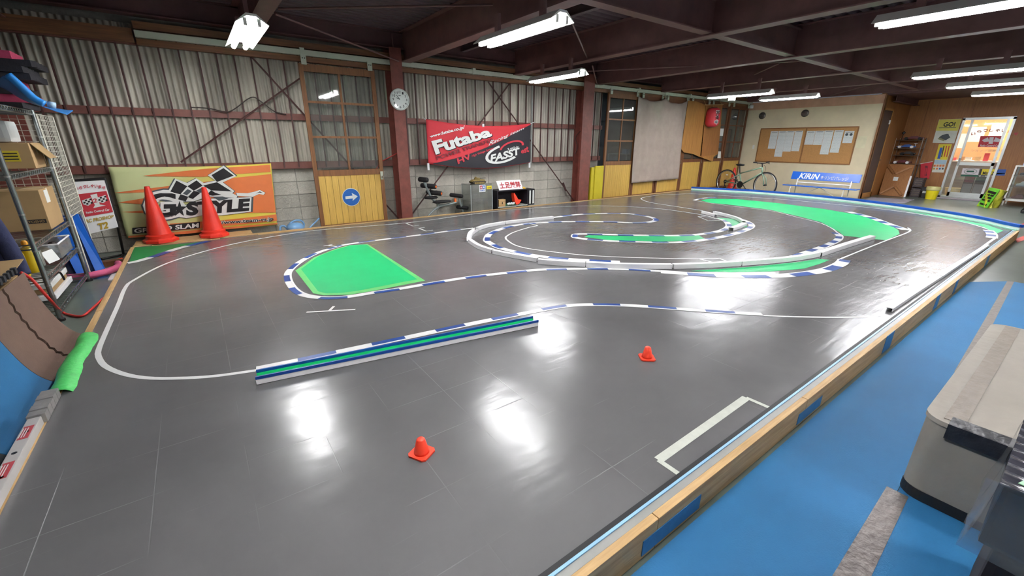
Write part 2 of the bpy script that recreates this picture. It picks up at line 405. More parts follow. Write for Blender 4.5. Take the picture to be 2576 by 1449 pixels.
d2 = sash_door('door_2', 1.475, 2.575, 7.27, .06, 2.46, .975, planks=10, bars=(1.465, 1.955))
hanger(d2, 1.55, 7.27, 2.475); hanger(d2, 2.50, 7.27, 2.475)
MB().bx(2.515, 2.56, 7.235, 7.253, .80, .93).build('pull_plate', 'track_rail', d2)
MB().lathe([(.008, 0), (.02, .012), (.022, .03), (.01, .045)], (2.54, 7.24, .84), 12, Matrix.Rotation(PI/2, 4, 'X')).build('knob', 'handle_brass', d2)
d3 = sash_door('door_3', 7.99, 9.06, 7.27, .06, 2.50, .98, planks=14, bars=(1.45, 1.93), top=.11)
hanger(d3, 8.05, 7.27, 2.49); hanger(d3, 8.98, 7.27, 2.49)
for i, (xa, xb) in enumerate(((9.12, 10.10), (10.12, 11.22), (11.24, 12.26), (12.28, 13.34), (13.42, 14.5))):
    dd = sash_door('door_%d' % (4+i), xa, xb, 7.31 if i % 2 == 0 else 7.30, .06, 2.50, .98, planks=14, wood='brown_wood', bars=(1.45, 1.93), st=.07)
    hanger(dd, xa+.1, 7.29, 2.48); hanger(dd, xb-.1, 7.29, 2.48)
    MB().bx(xb-.05, xb-.025, 7.275, 7.285, .85, .95).build('pull_plate', 'chrome', dd)
# ------------------------------------------------------------------ fluorescent lamps
EMIT('tube_light', '#fbfbff', LAMP_STRENGTH)
M('lamp_white', '#e4e4dc', .4, var=.02)
def lamp(x, y0, y1, z, lab, drop=2.62, grp='twin tube ceiling lamps'):
    t = thing('ceiling_lamp', lab, 'ceiling lamp', (x, (y0+y1)/2, z), grp)
    for s in (-1, 1):
        MB().tube([(x+s*.055, y0+.03, z), (x+s*.055, y1-.03, z)], .0235, 12).build('tube', 'tube_light', t, smooth=True)
        for y in (y0+.012, y1-.012): MB().bx(x+s*.055-.014, x+s*.055+.014, y-.014, y+.014, z-.02, z+.04).build('socket', 'lamp_white', t)
    m = MB(); pr = [(-.13, -.005), (-.035, .055), (.035, .055), (.13, -.005), (.13, .0), (.04, .075), (-.04, .075), (-.13, .0)]
    m.prism([(x+a, y0-.01, z+b) for a, b in pr], (0, y1-y0+.02, 0)); m.build('reflector', 'lamp_white', t)
    for ya, yb in ((y0+.2, y0+.32), (y1-.32, y1-.2)): MB().bx(x-.018, x+.018, ya+.03, yb-.03, z+.075, drop).build('hanger', 'beam_red', t)
    return t
lamp(.65, 4.80, 6.05, 2.38, 'twin tube lamp hanging over the left end of the track')
lamp(2.75, 3.08, 4.31, 2.38, 'twin tube lamp under the beam that meets the clock column')
lamp(4.96, 5.06, 6.26, 2.38, 'twin tube lamp between the clock column and second column')
lamp(9.35, 4.32, 5.60, 2.34, 'tube lamp with a small white box below, near the lantern')
lamp(11.2, 4.2, 5.38, 2.38, 'tube lamp right before the cream wall with the notice board')
lamp(5.05, .33, 1.55, 2.38, 'big near tube lamp over the blue floor sheet')
lamp(9.3, 1.02, 2.22, 2.38, 'tube lamp with round sensor under it, nearest the shop front')
lamp(11.3, 1.0, 2.18, 2.38, 'middle tube lamp of the three before the shop front')
lamp(13.45, .97, 2.17, 2.38, 'last tube lamp in front of the shop wall')
lamp(.7, .2, 1.4, 2.40, 'tube lamp over the camera end of the track')
lamp(2.75, -2.6, -1.4, 2.40, 'tube lamp over the walkway behind the sofa')
lamp(7.1, -2.6, -1.4, 2.40, 'tube lamp over the walkway beside the shop')
bxl = WY(1836, 243, 5.0)
solo('lamp_box', 'small white switch box under the tube lamp near the lantern', 'box', MB().bx(9.32, 9.42, 5.05, 5.15, 2.255, 2.33), "white_plastic", bevel=.006)
# ------------------------------------------------------------------ racing track platform
HP = .14
def track_material():
    m = bpy.data.materials.new('track_sheet'); MATS['track_sheet'] = m; m.use_nodes = True
    t = m.node_tree; L = t.links.new; b = t.nodes['Principled BSDF']
    g = N(t, 'ShaderNodeNewGeometry'); tc = N(t, 'ShaderNodeVectorMath', operation='ADD'); tc.inputs[1].default_value = (0, 0, 0); L(g.outputs['Position'], tc.inputs[0])
    P = tc.outputs[0]
    def noise(sc, det=3, st=None, rough=.55):
        n = N(t, 'ShaderNodeTexNoise'); n.inputs['Scale'].default_value = sc; n.inputs['Detail'].default_value = det; n.inputs['Roughness'].default_value = rough
        if st:
            mp = N(t, 'ShaderNodeMapping'); mp.inputs['Scale'].default_value = st[:3]
            if len(st) > 3: mp.inputs['Rotation'].default_value = (0, 0, st[3])
            L(P, mp.inputs[0]); L(mp.outputs[0], n.inputs['Vector'])
        else: L(P, n.inputs['Vector'])
        return n.outputs['Fac']
    rp = N(t, 'ShaderNodeValToRGB'); e = rp.color_ramp.elements
    e[0].position = .3; e[0].color = (*lin('#5e5d5e'), 1); e[1].position = .72; e[1].color = (*lin('#6c6b6c'), 1)
    L(noise(1.1, 6), rp.inputs[0])
    # faint scuffs and scratches
    sc = N(t, 'ShaderNodeValToRGB'); sc.color_ramp.elements[0].position = .70; sc.color_ramp.elements[1].position = .80
    sc.color_ramp.elements[0].color = (0, 0, 0, 1); sc.color_ramp.elements[1].color = (1, 1, 1, 1)
    L(noise(3.5, 2, (1, 26, 1, .7)), sc.inputs[0])
    mx = N(t, 'ShaderNodeMixRGB'); mx.inputs['Color2'].default_value = (*lin('#9a9a9a'), 1); mf = N(t, 'ShaderNodeMath', operation='MULTIPLY'); mf.inputs[1].default_value = .14
    L(sc.outputs[0], mf.inputs[0]); L(mf.outputs[0], mx.inputs['Fac']); L(rp.outputs[0], mx.inputs['Color1'])
    # joints of the floor squares telegraphing through the sheet
    br = N(t, 'ShaderNodeTexBrick'); br.offset = 0; br.inputs['Scale'].default_value = 1; br.inputs['Mortar Size'].default_value = .0022; br.inputs['Mortar Smooth'].default_value = .3
    br.inputs['Brick Width'].default_value = .303; br.inputs['Row Height'].default_value = .303
    wob = N(t, 'ShaderNodeVectorMath', operation='ADD'); wob.inputs[1].default_value = (.05, .02, 0); L(P, wob.inputs[0]); L(wob.outputs[0], br.inputs['Vector'])
    md = N(t, 'ShaderNodeMath', operation='MULTIPLY'); md.inputs[1].default_value = 1.0
    gate = N(t, 'ShaderNodeMapRange'); gate.inputs['From Min'].default_value = .48; gate.inputs['From Max'].default_value = .62; L(noise(1.7, 1), gate.inputs['Value'])
    L(br.outputs['Fac'], md.inputs[0]); L(gate.outputs[0], md.inputs[1])
    m2 = N(t, 'ShaderNodeMixRGB'); m2.inputs['Color2'].default_value = (*lin('#9a9a9b'), 1); ml = N(t, 'ShaderNodeMath', operation='MULTIPLY'); ml.inputs[1].default_value = .28
    L(md.outputs[0], ml.inputs[0]); L(ml.outputs[0], m2.inputs['Fac']); L(mx.outputs[0], m2.inputs['Color1']); L(m2.outputs[0], b.inputs['Base Color'])
    rr = N(t, 'ShaderNodeMapRange'); rr.inputs['To Min'].default_value = .17; rr.inputs['To Max'].default_value = .30; L(noise(2.3, 4), rr.inputs['Value']); L(rr.outputs[0], b.inputs['Roughness'])
    b.inputs['Specular IOR Level'].default_value = .4
    # gentle waves of the sheet, small cross wrinkles and joints
    a1 = N(t, 'ShaderNodeMath', operation='MULTIPLY'); a1.inputs[1].default_value = .018; L(noise(2.2, 2), a1.inputs[0])
    a2 = N(t, 'ShaderNodeMath', operation='MULTIPLY'); sxy = N(t, 'ShaderNodeSeparateXYZ'); L(P, sxy.inputs[0]); wx = N(t, 'ShaderNodeMapRange'); wx.inputs['From Min'].default_value = 2.5; wx.inputs['From Max'].default_value = 6.5; wx.inputs['To Min'].default_value = .003; wx.inputs['To Max'].default_value = .012; L(sxy.outputs[0], wx.inputs['Value']); L(wx.outputs[0], a2.inputs[1]); L(noise(9, 2, (.5, 2.2, 1, .1)), a2.inputs[0])
    a3 = N(t, 'ShaderNodeMath', operation='MULTIPLY'); a3.inputs[1].default_value = -.007; L(md.outputs[0], a3.inputs[0])
    s1 = N(t, 'ShaderNodeMath', operation='ADD'); L(a1.outputs[0], s1.inputs[0]); L(a2.outputs[0], s1.inputs[1])
    s2 = N(t, 'ShaderNodeMath', operation='ADD'); L(s1.outputs[0], s2.inputs[0]); L(a3.outputs[0], s2.inputs[1])
    bp = N(t, 'ShaderNodeBump'); bp.inputs['Strength'].default_value = .35; bp.inputs['Distance'].default_value = 1; L(s2.outputs[0], bp.inputs['Height']); L(bp.outputs[0], b.inputs['Normal'])
    return m
track_material()
M('tape_white', '#e6e6e4', .42, var=.03, sc=10); M('tape_blue', '#123f88', .4, var=.08, sc=10)
M('turf_green', '#12b06a', .5, var=.05, sc=4); M('turf_dark', '#177a3c', .6, var=.06, sc=8); M('tape_green', '#62bd6a', .45, var=.06, sc=10)
M('gutter_white', '#f2f2f2', .38, var=.03, sc=8); M('gutter_green', '#1fce82', .4, var=.05); M('gutter_blue', '#10469a', .4, var=.06)
NEARY, LEFTX, BACKY = .635, -.81, 6.98
right_edge = [WZ(p[0], p[1], HP) for p in ((1760, 478), (1900, 487), (2040, 499), (2160, 512), (2278, 528), (2400, 547), (2480, 562), (2516, 571), (2538, 580))]
right_edge[0] = Vector((11.42, BACKY, HP)); right_edge[-1] = Vector((10.22, NEARY, HP))
outline = [Vector((LEFTX, NEARY-.9, HP)), Vector((LEFTX, BACKY, HP))]
redge = smooth_path(right_edge, 5)
tk = thing('racing_track', 'low grey race track platform with wooden rim and taped kerbs', 'race track', (4.5, 3.8, 0))
sheet = [Vector((LEFTX+.02, .66, HP)), Vector((LEFTX+.02, BACKY-.03, HP))] + redge + [Vector((LEFTX+.02, .66, HP))][:0]
MB().prism([(p.x, p.y, .02) for p in [Vector((LEFTX+.02, NEARY+.07, 0)), Vector((LEFTX+.02, BACKY-.03, 0))] + redge[:-1] + [Vector((10.22, NEARY+.07, 0))]], (0, 0, HP-.02)).build('track_sheet', 'track_sheet', tk)
# wooden rim boards
cuts = [-.81, 1.1, 2.36, 4.15, 6.6, 8.4, 10.22]
for a, b in zip(cuts, cuts[1:]):
    MB().bx(a+.002, b-.002, NEARY-.016, NEARY+.014, .004, HP+.003).build('near_board', 'pine', tk, bevel=.002)
for a, b in ((-.81, 1.3), (1.3, 2.62), (2.62, 4.5), (4.5, 6.7), (6.7, 8.9), (8.9, 11.42)):
    MB().bx(a+.002, b-.002, BACKY-.035, BACKY+.02, .004, HP+.012).build('back_board', 'pine', tk, bevel=.002)
MB().bx(.55, 1.28, BACKY-.09, BACKY-.036, .06, HP+.006).build('packing_board', 'pine', tk)
MB().bx(-.62, .1, BACKY-.09, BACKY-.036, .06, HP+.004).build('packing_board', 'pine', tk)
for a, b in ((4.35, 5.6), (5.6, BACKY-.04)):
    MB().bx(LEFTX-.02, LEFTX+.02, a, b-.004, .004, HP+.006).build('left_board', 'pine_y', tk, bevel=.002)
# near edge: black strip, pale blue strip, grey tape
MB().bx(LEFTX, 10.2, NEARY+.054, NEARY+.072, .05, HP+.004).build('black_edge_strip', 'black_rubber', tk)
MB().bx(LEFTX, 10.2, NEARY+.043, NEARY+.053, .05, HP+.006).build('edge_strip', M('pale_blue', '#8db8dc', .4), tk)
MB().bx(LEFTX, 10.2, NEARY+.0145, NEARY+.042, .05, HP+.002).build('edge_tape', M('grey_tape', '#8f8f8c', .45, var=.1), tk)
for x0, x1, z0, z1 in ((1.02, 1.38, .02, .09), (2.28, 2.58, .02, .085), (3.66, 3.84, .01, .145), (5.06, 5.2, .01, .145), (5.82, 5.93, .01, .145), (7.5, 7.7, .01, .14)):
    MB().bx(x0, x1, NEARY-.0185, NEARY-.0155, z0, z1).build('blue_tape', M('masking_blue', '#2f6fa0', .6, var=.12, sc=25), tk)
# flat tape on the sheet
ZT = HP+.0012
class Lay:
    z = ZT
def band(path, w0, w1, name, mat, dz=0, closed=False, taper=None):
    """flat ribbon between signed offsets w0..w1 of a path"""
    nn = normals2(path, closed); m = MB(); n = len(path); vs = []
    for p, q in zip(path, nn):
        vs += [Vector((p.x, p.y, ZT+dz)) + q*w0, Vector((p.x, p.y, ZT+dz)) + q*w1]
    m.add(vs, [(2*i, 2*i+1, 2*((i+1) % n)+1, 2*((i+1) % n)) for i in range(n if closed else n-1)])
    return m.build(name, mat, tk)
def line(pts, w=.026, dz=0, step=.06, closed=False, per=6):
    p = smooth_path([WZ(*q, HP) for q in pts], per) if len(pts) > 2 else [WZ(*q, HP) for q in pts]
    return band(resample(p, step) if len(pts) > 2 else p, -w/2, w/2, 'white_line', 'tape_white', dz)
def kerb(pts, width=.05, lw=.014, side=1, period=.30, dz=.0012, start='w', edge=True, blue='tape_blue'):
    """white edge line with alternating white and blue tape pieces beside it"""
    p = resample(smooth_path([WZ(*q, HP) for q in pts], 8), .02)
    if edge: band(p, 0, lw*side, 'white_line', 'tape_white', dz)
    n = max(2, int(period/.02)); i = 0; k = 0 if start == 'w' else 1
    while i < len(p)-3:
        seg = p[i:i+n+1]
        if len(seg) > 2:
            band(seg, -width*side, -.0005*side, 'white_tape' if k % 2 == 0 else 'blue_tape', 'tape_white' if k % 2 == 0 else blue, dz)
        i += n; k += 1
def patch(pts, name, mat, dz=.0002):
    q = [WZ(*a, HP) for a in pts]
    return MB().prism([(a.x, a.y, ZT-.001) for a in q], (0, 0, .0012+dz)).build(name, mat, tk)
# white lines
line([(644, 932), (534, 947), (437, 952), (368, 951), (313, 941.7), (266, 922), (249, 900), (248, 881), (266, 836.8), (296, 770.5), (315.6, 723.6), (340, 703), (423, 661.4), (533.7, 627), (620, 607), (720, 589.7), (816, 577.5), (1030, 560), (1160, 542.5), (1269, 529.5), (1393, 520.5), (1480, 518), (1560, 519), (1645, 524), (1705, 531), (1773.5, 542), (1800, 550)], .03)
line([(1768, 530), (1697, 519), (1637, 509.5), (1616, 502.7), (1614, 498.6), (1628, 495), (1656, 491), (1700, 488.5), (1756, 488), (1850, 494), (1960, 501), (2060, 510), (2200, 524), (2300, 537), (2414, 557), (2472, 572), (2501, 584), (2505, 596), (2490, 608), (2448, 638), (2360, 690), (2275, 746), (2232, 780)], .03)
line([(1920, 794), (2000, 797), (2100, 798.5), (2180, 797), (2216, 793)], .022)
line([(1352.5, 567.8), (1327.7, 573), (1292, 584.5), (1275, 594), (1272, 599), (1278, 606), (1296.6, 617), (1331, 625.7), (1393, 634), (1470.6, 642), (1560, 646.8), (1628, 649), (1727, 650.8), (1809, 650.5)], .026)
for a in (((1809, 650.5), (1838, 661)), ((1760, 652), (1796, 661)), ((1332, 562.5), (1353, 568)), ((1756, 545), (1780, 555)), ((1780, 555), (1812, 555)), ((1756, 545), (1775, 544)),
          ((771, 786), (894, 779)), ((828, 783), (840, 771)), ((814, 619.5), (836, 615.5)), ((826, 617.5), (848, 621)),
          ((1019, 561), (1040, 569.5)), ((1038, 569.3), (1054, 567)), ((1020, 562), (1034, 560.5)), ((1052, 574), (1073, 582)), ((1071, 581.7), (1089, 579.2)), ((1052, 574.5), (1068, 572.4))):
    line(a, .022, .0014)
band([WZ(1877, 1001, HP), WZ(1656, 1158, HP)], -.02, .02, 'white_line', M('tape_grey_white', '#b9bcb2', .5, var=.08, sc=20), .0006)
for a in (((1656, 1158), (1722, 1203)), ((1877, 1001), (1944, 1030))):
    q = [WZ(*b, HP) for b in a]; band(q, -.012, .012, 'white_line', 'tape_grey_white', .0008)
# outline of the big far island, its thin lines
line([(1744, 504), (1836, 518), (1938, 530), (2006, 546.7), (2060, 560), (2092, 574), (2108, 587)], .02)
line([(2113, 652), (2142, 640), (2227, 606), (2278, 587), (2290, 579.5), (2284, 573)], .022)
# kerbs
kerb([(1193, 574.6), (1142, 580.4), (1082, 588.7), (1024, 596), (946.5, 605.6), (872.7, 616), (841.7, 624), (812.6, 632.5), (781.5, 646), (756, 661), (737, 677), (729, 690), (733, 710), (750, 731), (777, 743), (824, 748), (880.5, 744.5), (938.7, 735), (1001, 726), (1059, 716), (1136.7, 703), (1200, 694), (1252, 688), (1347, 678.5), (1440, 675.5), (1542, 675.5), (1661, 681)], .052, .018, side=1, period=.22)
kerb([(1661, 681), (1760, 688), (1862, 692.5), (1972, 690), (2057, 679), (2100, 664), (2113, 652)], .10, .02, side=1, period=.26)
kerb([(1393, 548), (1455, 540.5), (1517, 538), (1560, 538), (1589, 539.4), (1628, 545.5), (1646, 553), (1628, 558.5), (1591, 560), (1532, 557.5), (1455, 557), (1393, 558), (1331, 562), (1287, 568), (1253, 577), (1227, 589), (1220, 598.5), (1220, 607), (1236, 617), (1254, 625), (1307.5, 638), (1377, 649), (1463, 656), (1560, 661)], .075, .02, side=-1, period=.24)
kerb([(1988, 652), (2040, 635), (2084, 619.5), (2113, 605), (2118, 594), (2106, 586)], .075, .018, side=-1, period=.2)
kerb([(1823, 558), (1828, 569), (1808, 580), (1760, 588.5), (1694, 592), (1595, 591), (1463, 588), (1440, 592.5), (1452, 600), (1529, 607), (1661, 611), (1727, 609.5), (1793, 602), (1860, 587), (1895, 571.5), (1887, 559.4), (1860, 549.5)], .075, .02, side=-1, period=.22)
kerb([(1800, 549.5), (1815, 554), (1823, 558)], .06, .014, side=-1, period=.2)
kerb([(1744, 503.5), (1770, 498), (1800, 497)], .06, .014, side=1, period=.24)
kerb([(2140, 533), (2176, 541.5), (2205, 550), (2246, 565), (2280, 576), (2290, 579.5)], .12, .02, side=1, period=.22)
kerb([(2505, 600), (2505, 590), (2495, 580)], .10, .02, side=-1, period=.18)
kerb([(644, 931.5), (760, 908), (870, 884.5), (1035, 849.5), (1180, 818.5), (1300, 794.5), (1352, 784.5), (1400, 775.5), (1450, 769.5), (1520, 768.5), (1600, 771.5), (1700, 778.5), (1800, 786), (1920, 793)], .045, .016, side=-1, period=.235)
kerb([(324, 664), (351.5, 658.7), (390, 647.6), (423, 636.6), (453.6, 626.4), (493.7, 616), (531, 607.6)], .09, .0, side=-1, period=.28, edge=False)
# green patches
patch([(757, 677), (800, 646), (845, 628), (880, 618), (915, 615.5), (922, 616), (1050, 703), (980, 716), (900, 732), (858, 737), (820, 738), (800, 733)], 'green_patch', 'turf_green', .0004)
patch([(743, 681), (790, 648), (842, 627), (880, 617), (925, 614.5), (1069, 706), (960, 728), (880, 741.5), (815, 743), (788, 738)], 'green_tape_border', 'tape_green', .0001)
patch([(336, 623), (475.7, 612), (522.7, 607), (492, 614), (451, 625), (420.5, 634.5), (390, 645.5), (351.5, 656.5), (325, 662)], 'green_patch', 'turf_dark')
patch([(1470, 596), (1480, 592), (1600, 594.5), (1757, 591.5), (1775, 602), (1730, 606), (1660, 607.5), (1530, 604)], 'green_patch', 'turf_green')
patch([(1804, 548), (1838, 550), (1860, 552), (1878, 561), (1880, 571), (1855, 574), (1836, 573), (1830, 564), (1818, 554)], 'green_patch', 'turf_green')
patch([(1762, 504), (1788, 500), (1853, 501), (1955, 511), (2074, 526), (2159, 541), (2230, 561), (2260, 579), (2263, 589), (2229, 604), (2193, 601), (2122, 592.7), (2112, 584), (2091, 572), (2066, 559), (2006, 543.5), (1938, 528), (1836, 515), (1785, 510)], 'green_patch', 'turf_green')
patch([(1738, 682), (1884, 672), (2006, 660), (2057, 652), (2087, 654), (2062, 664), (2023, 676), (1938, 683), (1836, 685)], 'green_patch', 'turf_green')
patch([(2278, 530), (2380, 547), (2480, 565), (2524, 580), (2507, 588), (2470, 569), (2400, 554)], 'green_patch', 'turf_green')
# green cloth tape wrapped over the left rim
gt = WZ(238, 838, .15); g2 = Vector((0, 2.93, 0))
m = MB()
def wrapfn(u, v):
    y = gt.y + (g2.y-gt.y)*v; a = (u-.5)*2
    return (LEFTX + .01 + a*.056 + .008*math.sin(v*9), y, HP + .026 - .03*abs(a)**2.2 + .004*math.sin(v*23+u*5))
m.grid(wrapfn, 8, 14, (0, 0, -.004)); m.build('green_cloth_tape', M('cloth_green', '#4fc865', .5, var=.1, sc=30, bump=.2), tk, smooth=True)
# ------------------------------------------------------------------ gutters used as barriers
def gutter(path, w, h, t=.004, z0=HP+.003):
    """open channel swept along a ground path"""
    prof = [(-w/2, h), (-w/2, 0), (w/2, 0), (w/2, h), (w/2-t, h), (w/2-t, t), (-w/2+t, t), (-w/2+t, h)]
    nn = normals2(path); vs = []; n = len(prof); fs = []
    for p, q in zip(path, nn):
        for a, b in prof: vs.append(Vector((p.x, p.y, z0+b)) + q*a)
    for i in range(len(path)-1):
        for k in range(n): fs.append((i*n+k, i*n+(k+1) % n, (i+1)*n+(k+1) % n, (i+1)*n+k))
    fs += [(0, 7, 6, 1), (1, 6, 5, 2), (2, 5, 4, 3)]
    e = (len(path)-1)*n; fs += [(e, e+1, e+6, e+7), (e+1, e+2, e+5, e+6), (e+2, e+3, e+4, e+5)]
    return MB().add(vs, fs)
# long barrier: white channel, green inside, blue taped rims
A, B = WZ(646, 969, HP), WZ(1354, 821, HP)
dirv = (B-A).normalized(); nv = Vector((-dirv.y, dirv.x, 0)); ctr = [A+nv*.043, B+nv*.043]
bar = thing('track_barrier', 'long straight barrier with green inside and blue taped rims', 'barrier', (A+B)/2)
gutter(ctr, .086, .045).build('channel', 'gutter_white', bar)
def strip(c, w, z, h, nm, mt):
    m = MB(); m.prism([c[0]-nv*w/2+Vector((0, 0, z-HP)), c[1]-nv*w/2+Vector((0, 0, z-HP)), c[1]+nv*w/2+Vector((0, 0, z-HP)), c[0]+nv*w/2+Vector((0, 0, z-HP))], (0, 0, h)); m.build(nm, mt, bar)
strip([c for c in ctr], .077, HP+.0075, .014, 'green_lining', 'gutter_green')
for s in (-1, 1):
    cc = [c+nv*s*.041 for c in ctr]
    strip(cc, .010, HP+.034, .0165, 'blue_rim_tape', 'gutter_blue')
    strip([c+nv*s*.0365 for c in ctr], .004, HP+.0217, .0115, 'green_lining', 'gutter_green')
def barrier(pts, w=.055, h=.045, lab='', grp=None, z0=HP+.003, nm='track_barrier', flip=True):
    p = resample(smooth_path([WZ(*q, HP) for q in pts], 6), .05)
    mb = gutter(p, w, h, z0=z0)
    if flip:
        for v in mb.v: v.z = 2*z0+h-v.z
    return solo(nm, lab, 'barrier', mb, 'gutter_white', grp)
G = 'white channel barriers on the track'
barrier([(1391, 551), (1330, 557), (1270, 564)], lab='white channel barrier running into the blue and white hairpin kerb', grp=G)
barrier([(1268, 564.5), (1225, 572), (1201, 580)], lab='short white channel barrier before the sharp bend of the arc', grp=G)
barrier([(1199, 581), (1184, 592), (1180, 607)], w=.065, flip=False, lab='white channel barrier at the tight apex of the arc', grp=G)
barrier([(1182, 610), (1205, 625), (1240, 637)], lab='white channel barrier leaving the apex of the arc', grp=G)
barrier([(1242, 638), (1290, 648), (1352, 658.5)], lab='white channel barrier curving towards the overlapped joint', grp=G)
barrier([(1354, 663), (1410, 667.5), (1472, 671)], h=.052, lab='white channel barrier whose square end overlaps the next one', grp=G)
barrier([(1474, 671), (1580, 675), (1690, 676)], h=.05, lab='straight white channel barrier beside the long wavy kerb', grp=G)
barrier([(1692, 676), (1780, 673), (1860, 668)], h=.05, lab='white channel barrier at the tail of the thin green wedge', grp=G)
barrier([(1862, 668), (1982, 657.5), (2057, 645)], h=.05, lab='white channel barrier along the thin green wedge', grp=G)
barrier([(2059, 644.5), (2130, 621), (2193, 601.5)], w=.07, h=.05, lab='white channel barrier ending against the big green island', grp=G)
barrier([(1767, 537), (1783, 541), (1800, 546)], lab='short white channel barrier at the start of the small hairpin', grp=G)
barrier([(1796, 537.5), (1830, 546), (1855, 554), (1870, 563)], lab='white channel barrier over the small hairpin green patch', grp=G)
barrier([(1872, 567), (1855, 575), (1838, 580)], w=.08, lab='white channel barrier stub pointing out of the small hairpin', grp=G)
barrier([(2236, 784), (2300, 741), (2360, 702)], w=.04, h=.03, lab='low white rail along the near rim, its loose end first', grp=G)
barrier([(2362, 701), (2420, 662), (2482, 621)], w=.04, h=.03, lab='low white rail along the near rim towards the corner', grp=G)
# blue topped wall at the far end
rb = thing('end_barrier', 'long bowed end barrier, white with a blue capping strip', 'barrier', (11.8, 4, HP))
inner = resample(smooth_path([v + Vector((-.02, 0, 0)) for v in right_edge], 6), .12)
def wallstrip(path, o0, o1, z0, z1):
    nn = normals2(path); vs = []; n = len(path)
    for p, q in zip(path, nn):
        for o, z in ((o0, z0), (o1, z0), (o1, z1), (o0, z1)): vs.append(Vector((p.x, p.y, z)) + q*o)
    fs = [(i*4+k, i*4+(k+1) % 4, (i+1)*4+(k+1) % 4, (i+1)*4+k) for i in range(n-1) for k in range(4)] + [(0, 1, 2, 3), (4*n-1, 4*n-2, 4*n-3, 4*n-4)]
    return MB().add(vs, fs)
wallstrip(inner, 0, .012, HP+.001, .215).build('white_board', M('barrier_white', '#d4e0dc', .4, var=.05), rb)
wallstrip(inner, -.006, .055, .192, .235).build('blue_cap', M('cap_blue', '#0d4fae', .45, var=.05), rb)
wallstrip(inner, -.03, -.004, HP+.001, .160).build('green_foot_strip', M('foot_green', '#9fd8bf', .5, var=.1, sc=3), rb)
# little orange cones on the sheet
M('cone_orange', '#f0442a', .45, var=.05); M('cone_red', '#d8301f', .4, var=.06, sc=5)
def small_cone(p, lab, rz):
    t = thing('mini_cone', lab, 'cone', (p.x, p.y, HP+.0015), 'mini cones on the track', rz)
    L = MB(); s = .045
    L.prism([(x, y, 0) for x, y in ((-s+.012, -s), (s-.012, -s), (s, -s+.012), (s, s-.012), (s-.012, s), (-s+.012, s), (-s, s-.012), (-s, -s+.012))], (0, 0, .008))
    L.v = [WM[t.name] @ v for v in L.v]; L.build('base', 'cone_orange', t)
    c = MB().lathe([(.033, .007), (.031, .018), (.018, .072), (.014, .076), (.0, .077)], n=20); c.v = [WM[t.name] @ v for v in c.v]; c.build('cone_body', 'cone_orange', t, smooth=True)
small_cone(WZ(1061, 1141, HP), 'little orange cone in the gap between two bright reflections', .5)
small_cone(WZ(1627, 901, HP), 'little orange cone beyond the white taped box by the rim', .9)
# ------------------------------------------------------------------ printed cloth and signs
def decal(polys, mat, name, parent, plane, disp=None, eps=.004, sub=.12):
    """flat printed shapes: outlines on a plane, cut fine enough to follow the cloth"""
    if polys and not isinstance(polys[0][0], (tuple, list)): polys = [polys]
    bmx = bmesh.new()
    for poly in polys:
        vs = [bmx.verts.new(plane(*p)) for p in poly]
        try: bmx.faces.new(vs)
        except ValueError: pass
    bmx.normal_update(); bmesh.ops.triangulate(bmx, faces=bmx.faces[:], ngon_method='EAR_CLIP')
    for _ in range(4):
        ed = [e for e in bmx.edges if e.calc_length() > sub]
        if not ed or disp is None: break
        bmesh.ops.subdivide_edges(bmx, edges=ed, cuts=1); bmesh.ops.triangulate(bmx, faces=[f for f in bmx.faces if len(f.verts) > 3])
    bmx.verts.index_update(); mb = MB(); mb.add([v.co.copy() for v in bmx.verts], [tuple(v.index for v in f.verts) for f in bmx.faces]); bmx.free()
    return press(mb, disp, eps).build(name, mat, parent)
def press(mb, disp, eps):
    for v in mb.v:
        if disp: d = disp(v); v += d
        v += eps if isinstance(eps, Vector) else Vector((0, -eps, 0))
    return mb
def lettering(s, quad, mat, parent, plane, disp=None, eps=.006, off=0., shear=0., name='lettering', ls=1.0, label=None):
    """quad in picture order bl, br, tr, tl"""
    mb = text_mb(s, [plane(*q) for q in quad], off, shear, ls=ls)
    return press(mb, disp, eps).build(name, mat, parent, label=label)
def zz(sc, x0, y0): return lambda *pts: [(x0+x/sc, y0+y/sc) for x, y in pts]
M('ink_black', '#18171a', .6, var=.05); M('ink_white', '#dfe2de', .6, var=.03); M('ink_grey', '#4a5358', .6); M('ink_red', '#c33340', .6, var=.05); M('ink_dkred', '#6d1f2c', .6)
M('ink_orange', '#d5733c', .6, var=.06); M('ink_gold', '#b8962e', .6); M('ink_blue', '#2257b0', .5)
# yellow and orange team banner
BY = 7.32
pb = lambda px, py: WY(px, py, BY)
def bdisp(v):
    f = math.exp(-((v.x+.95)**2)/.25)
    return Vector((0, .012*math.sin(v.x*5.1+v.z*3)+.010*f*math.sin((v.x-v.z)*16), 0))
c4 = [pb(320, 600), pb(697, 566), pb(682, 411), pb(272, 420)]
m = bpy.data.materials.new('banner_yellow'); MATS['banner_yellow'] = m; m.use_nodes = True
t = m.node_tree; b = t.nodes['Principled BSDF']; g_ = N(t, 'ShaderNodeNewGeometry'); sx = N(t, 'ShaderNodeSeparateXYZ'); mr = N(t, 'ShaderNodeMapRange'); rp = N(t, 'ShaderNodeValToRGB')
t.links.new(g_.outputs['Position'], sx.inputs[0]); t.links.new(sx.outputs[0], mr.inputs['Value']); mr.inputs['From Min'].default_value = -.95; mr.inputs['From Max'].default_value = 1.15
t.links.new(mr.outputs[0], rp.inputs[0]); rp.color_ramp.elements[0].color = (*lin('#c3ca94'), 1); rp.color_ramp.elements[1].color = (*lin('#d8c84e'), 1); rp.color_ramp.elements[0].position = .25; rp.color_ramp.elements[1].position = .6
t.links.new(rp.outputs[0], b.inputs['Base Color']); b.inputs['Roughness'].default_value = .55
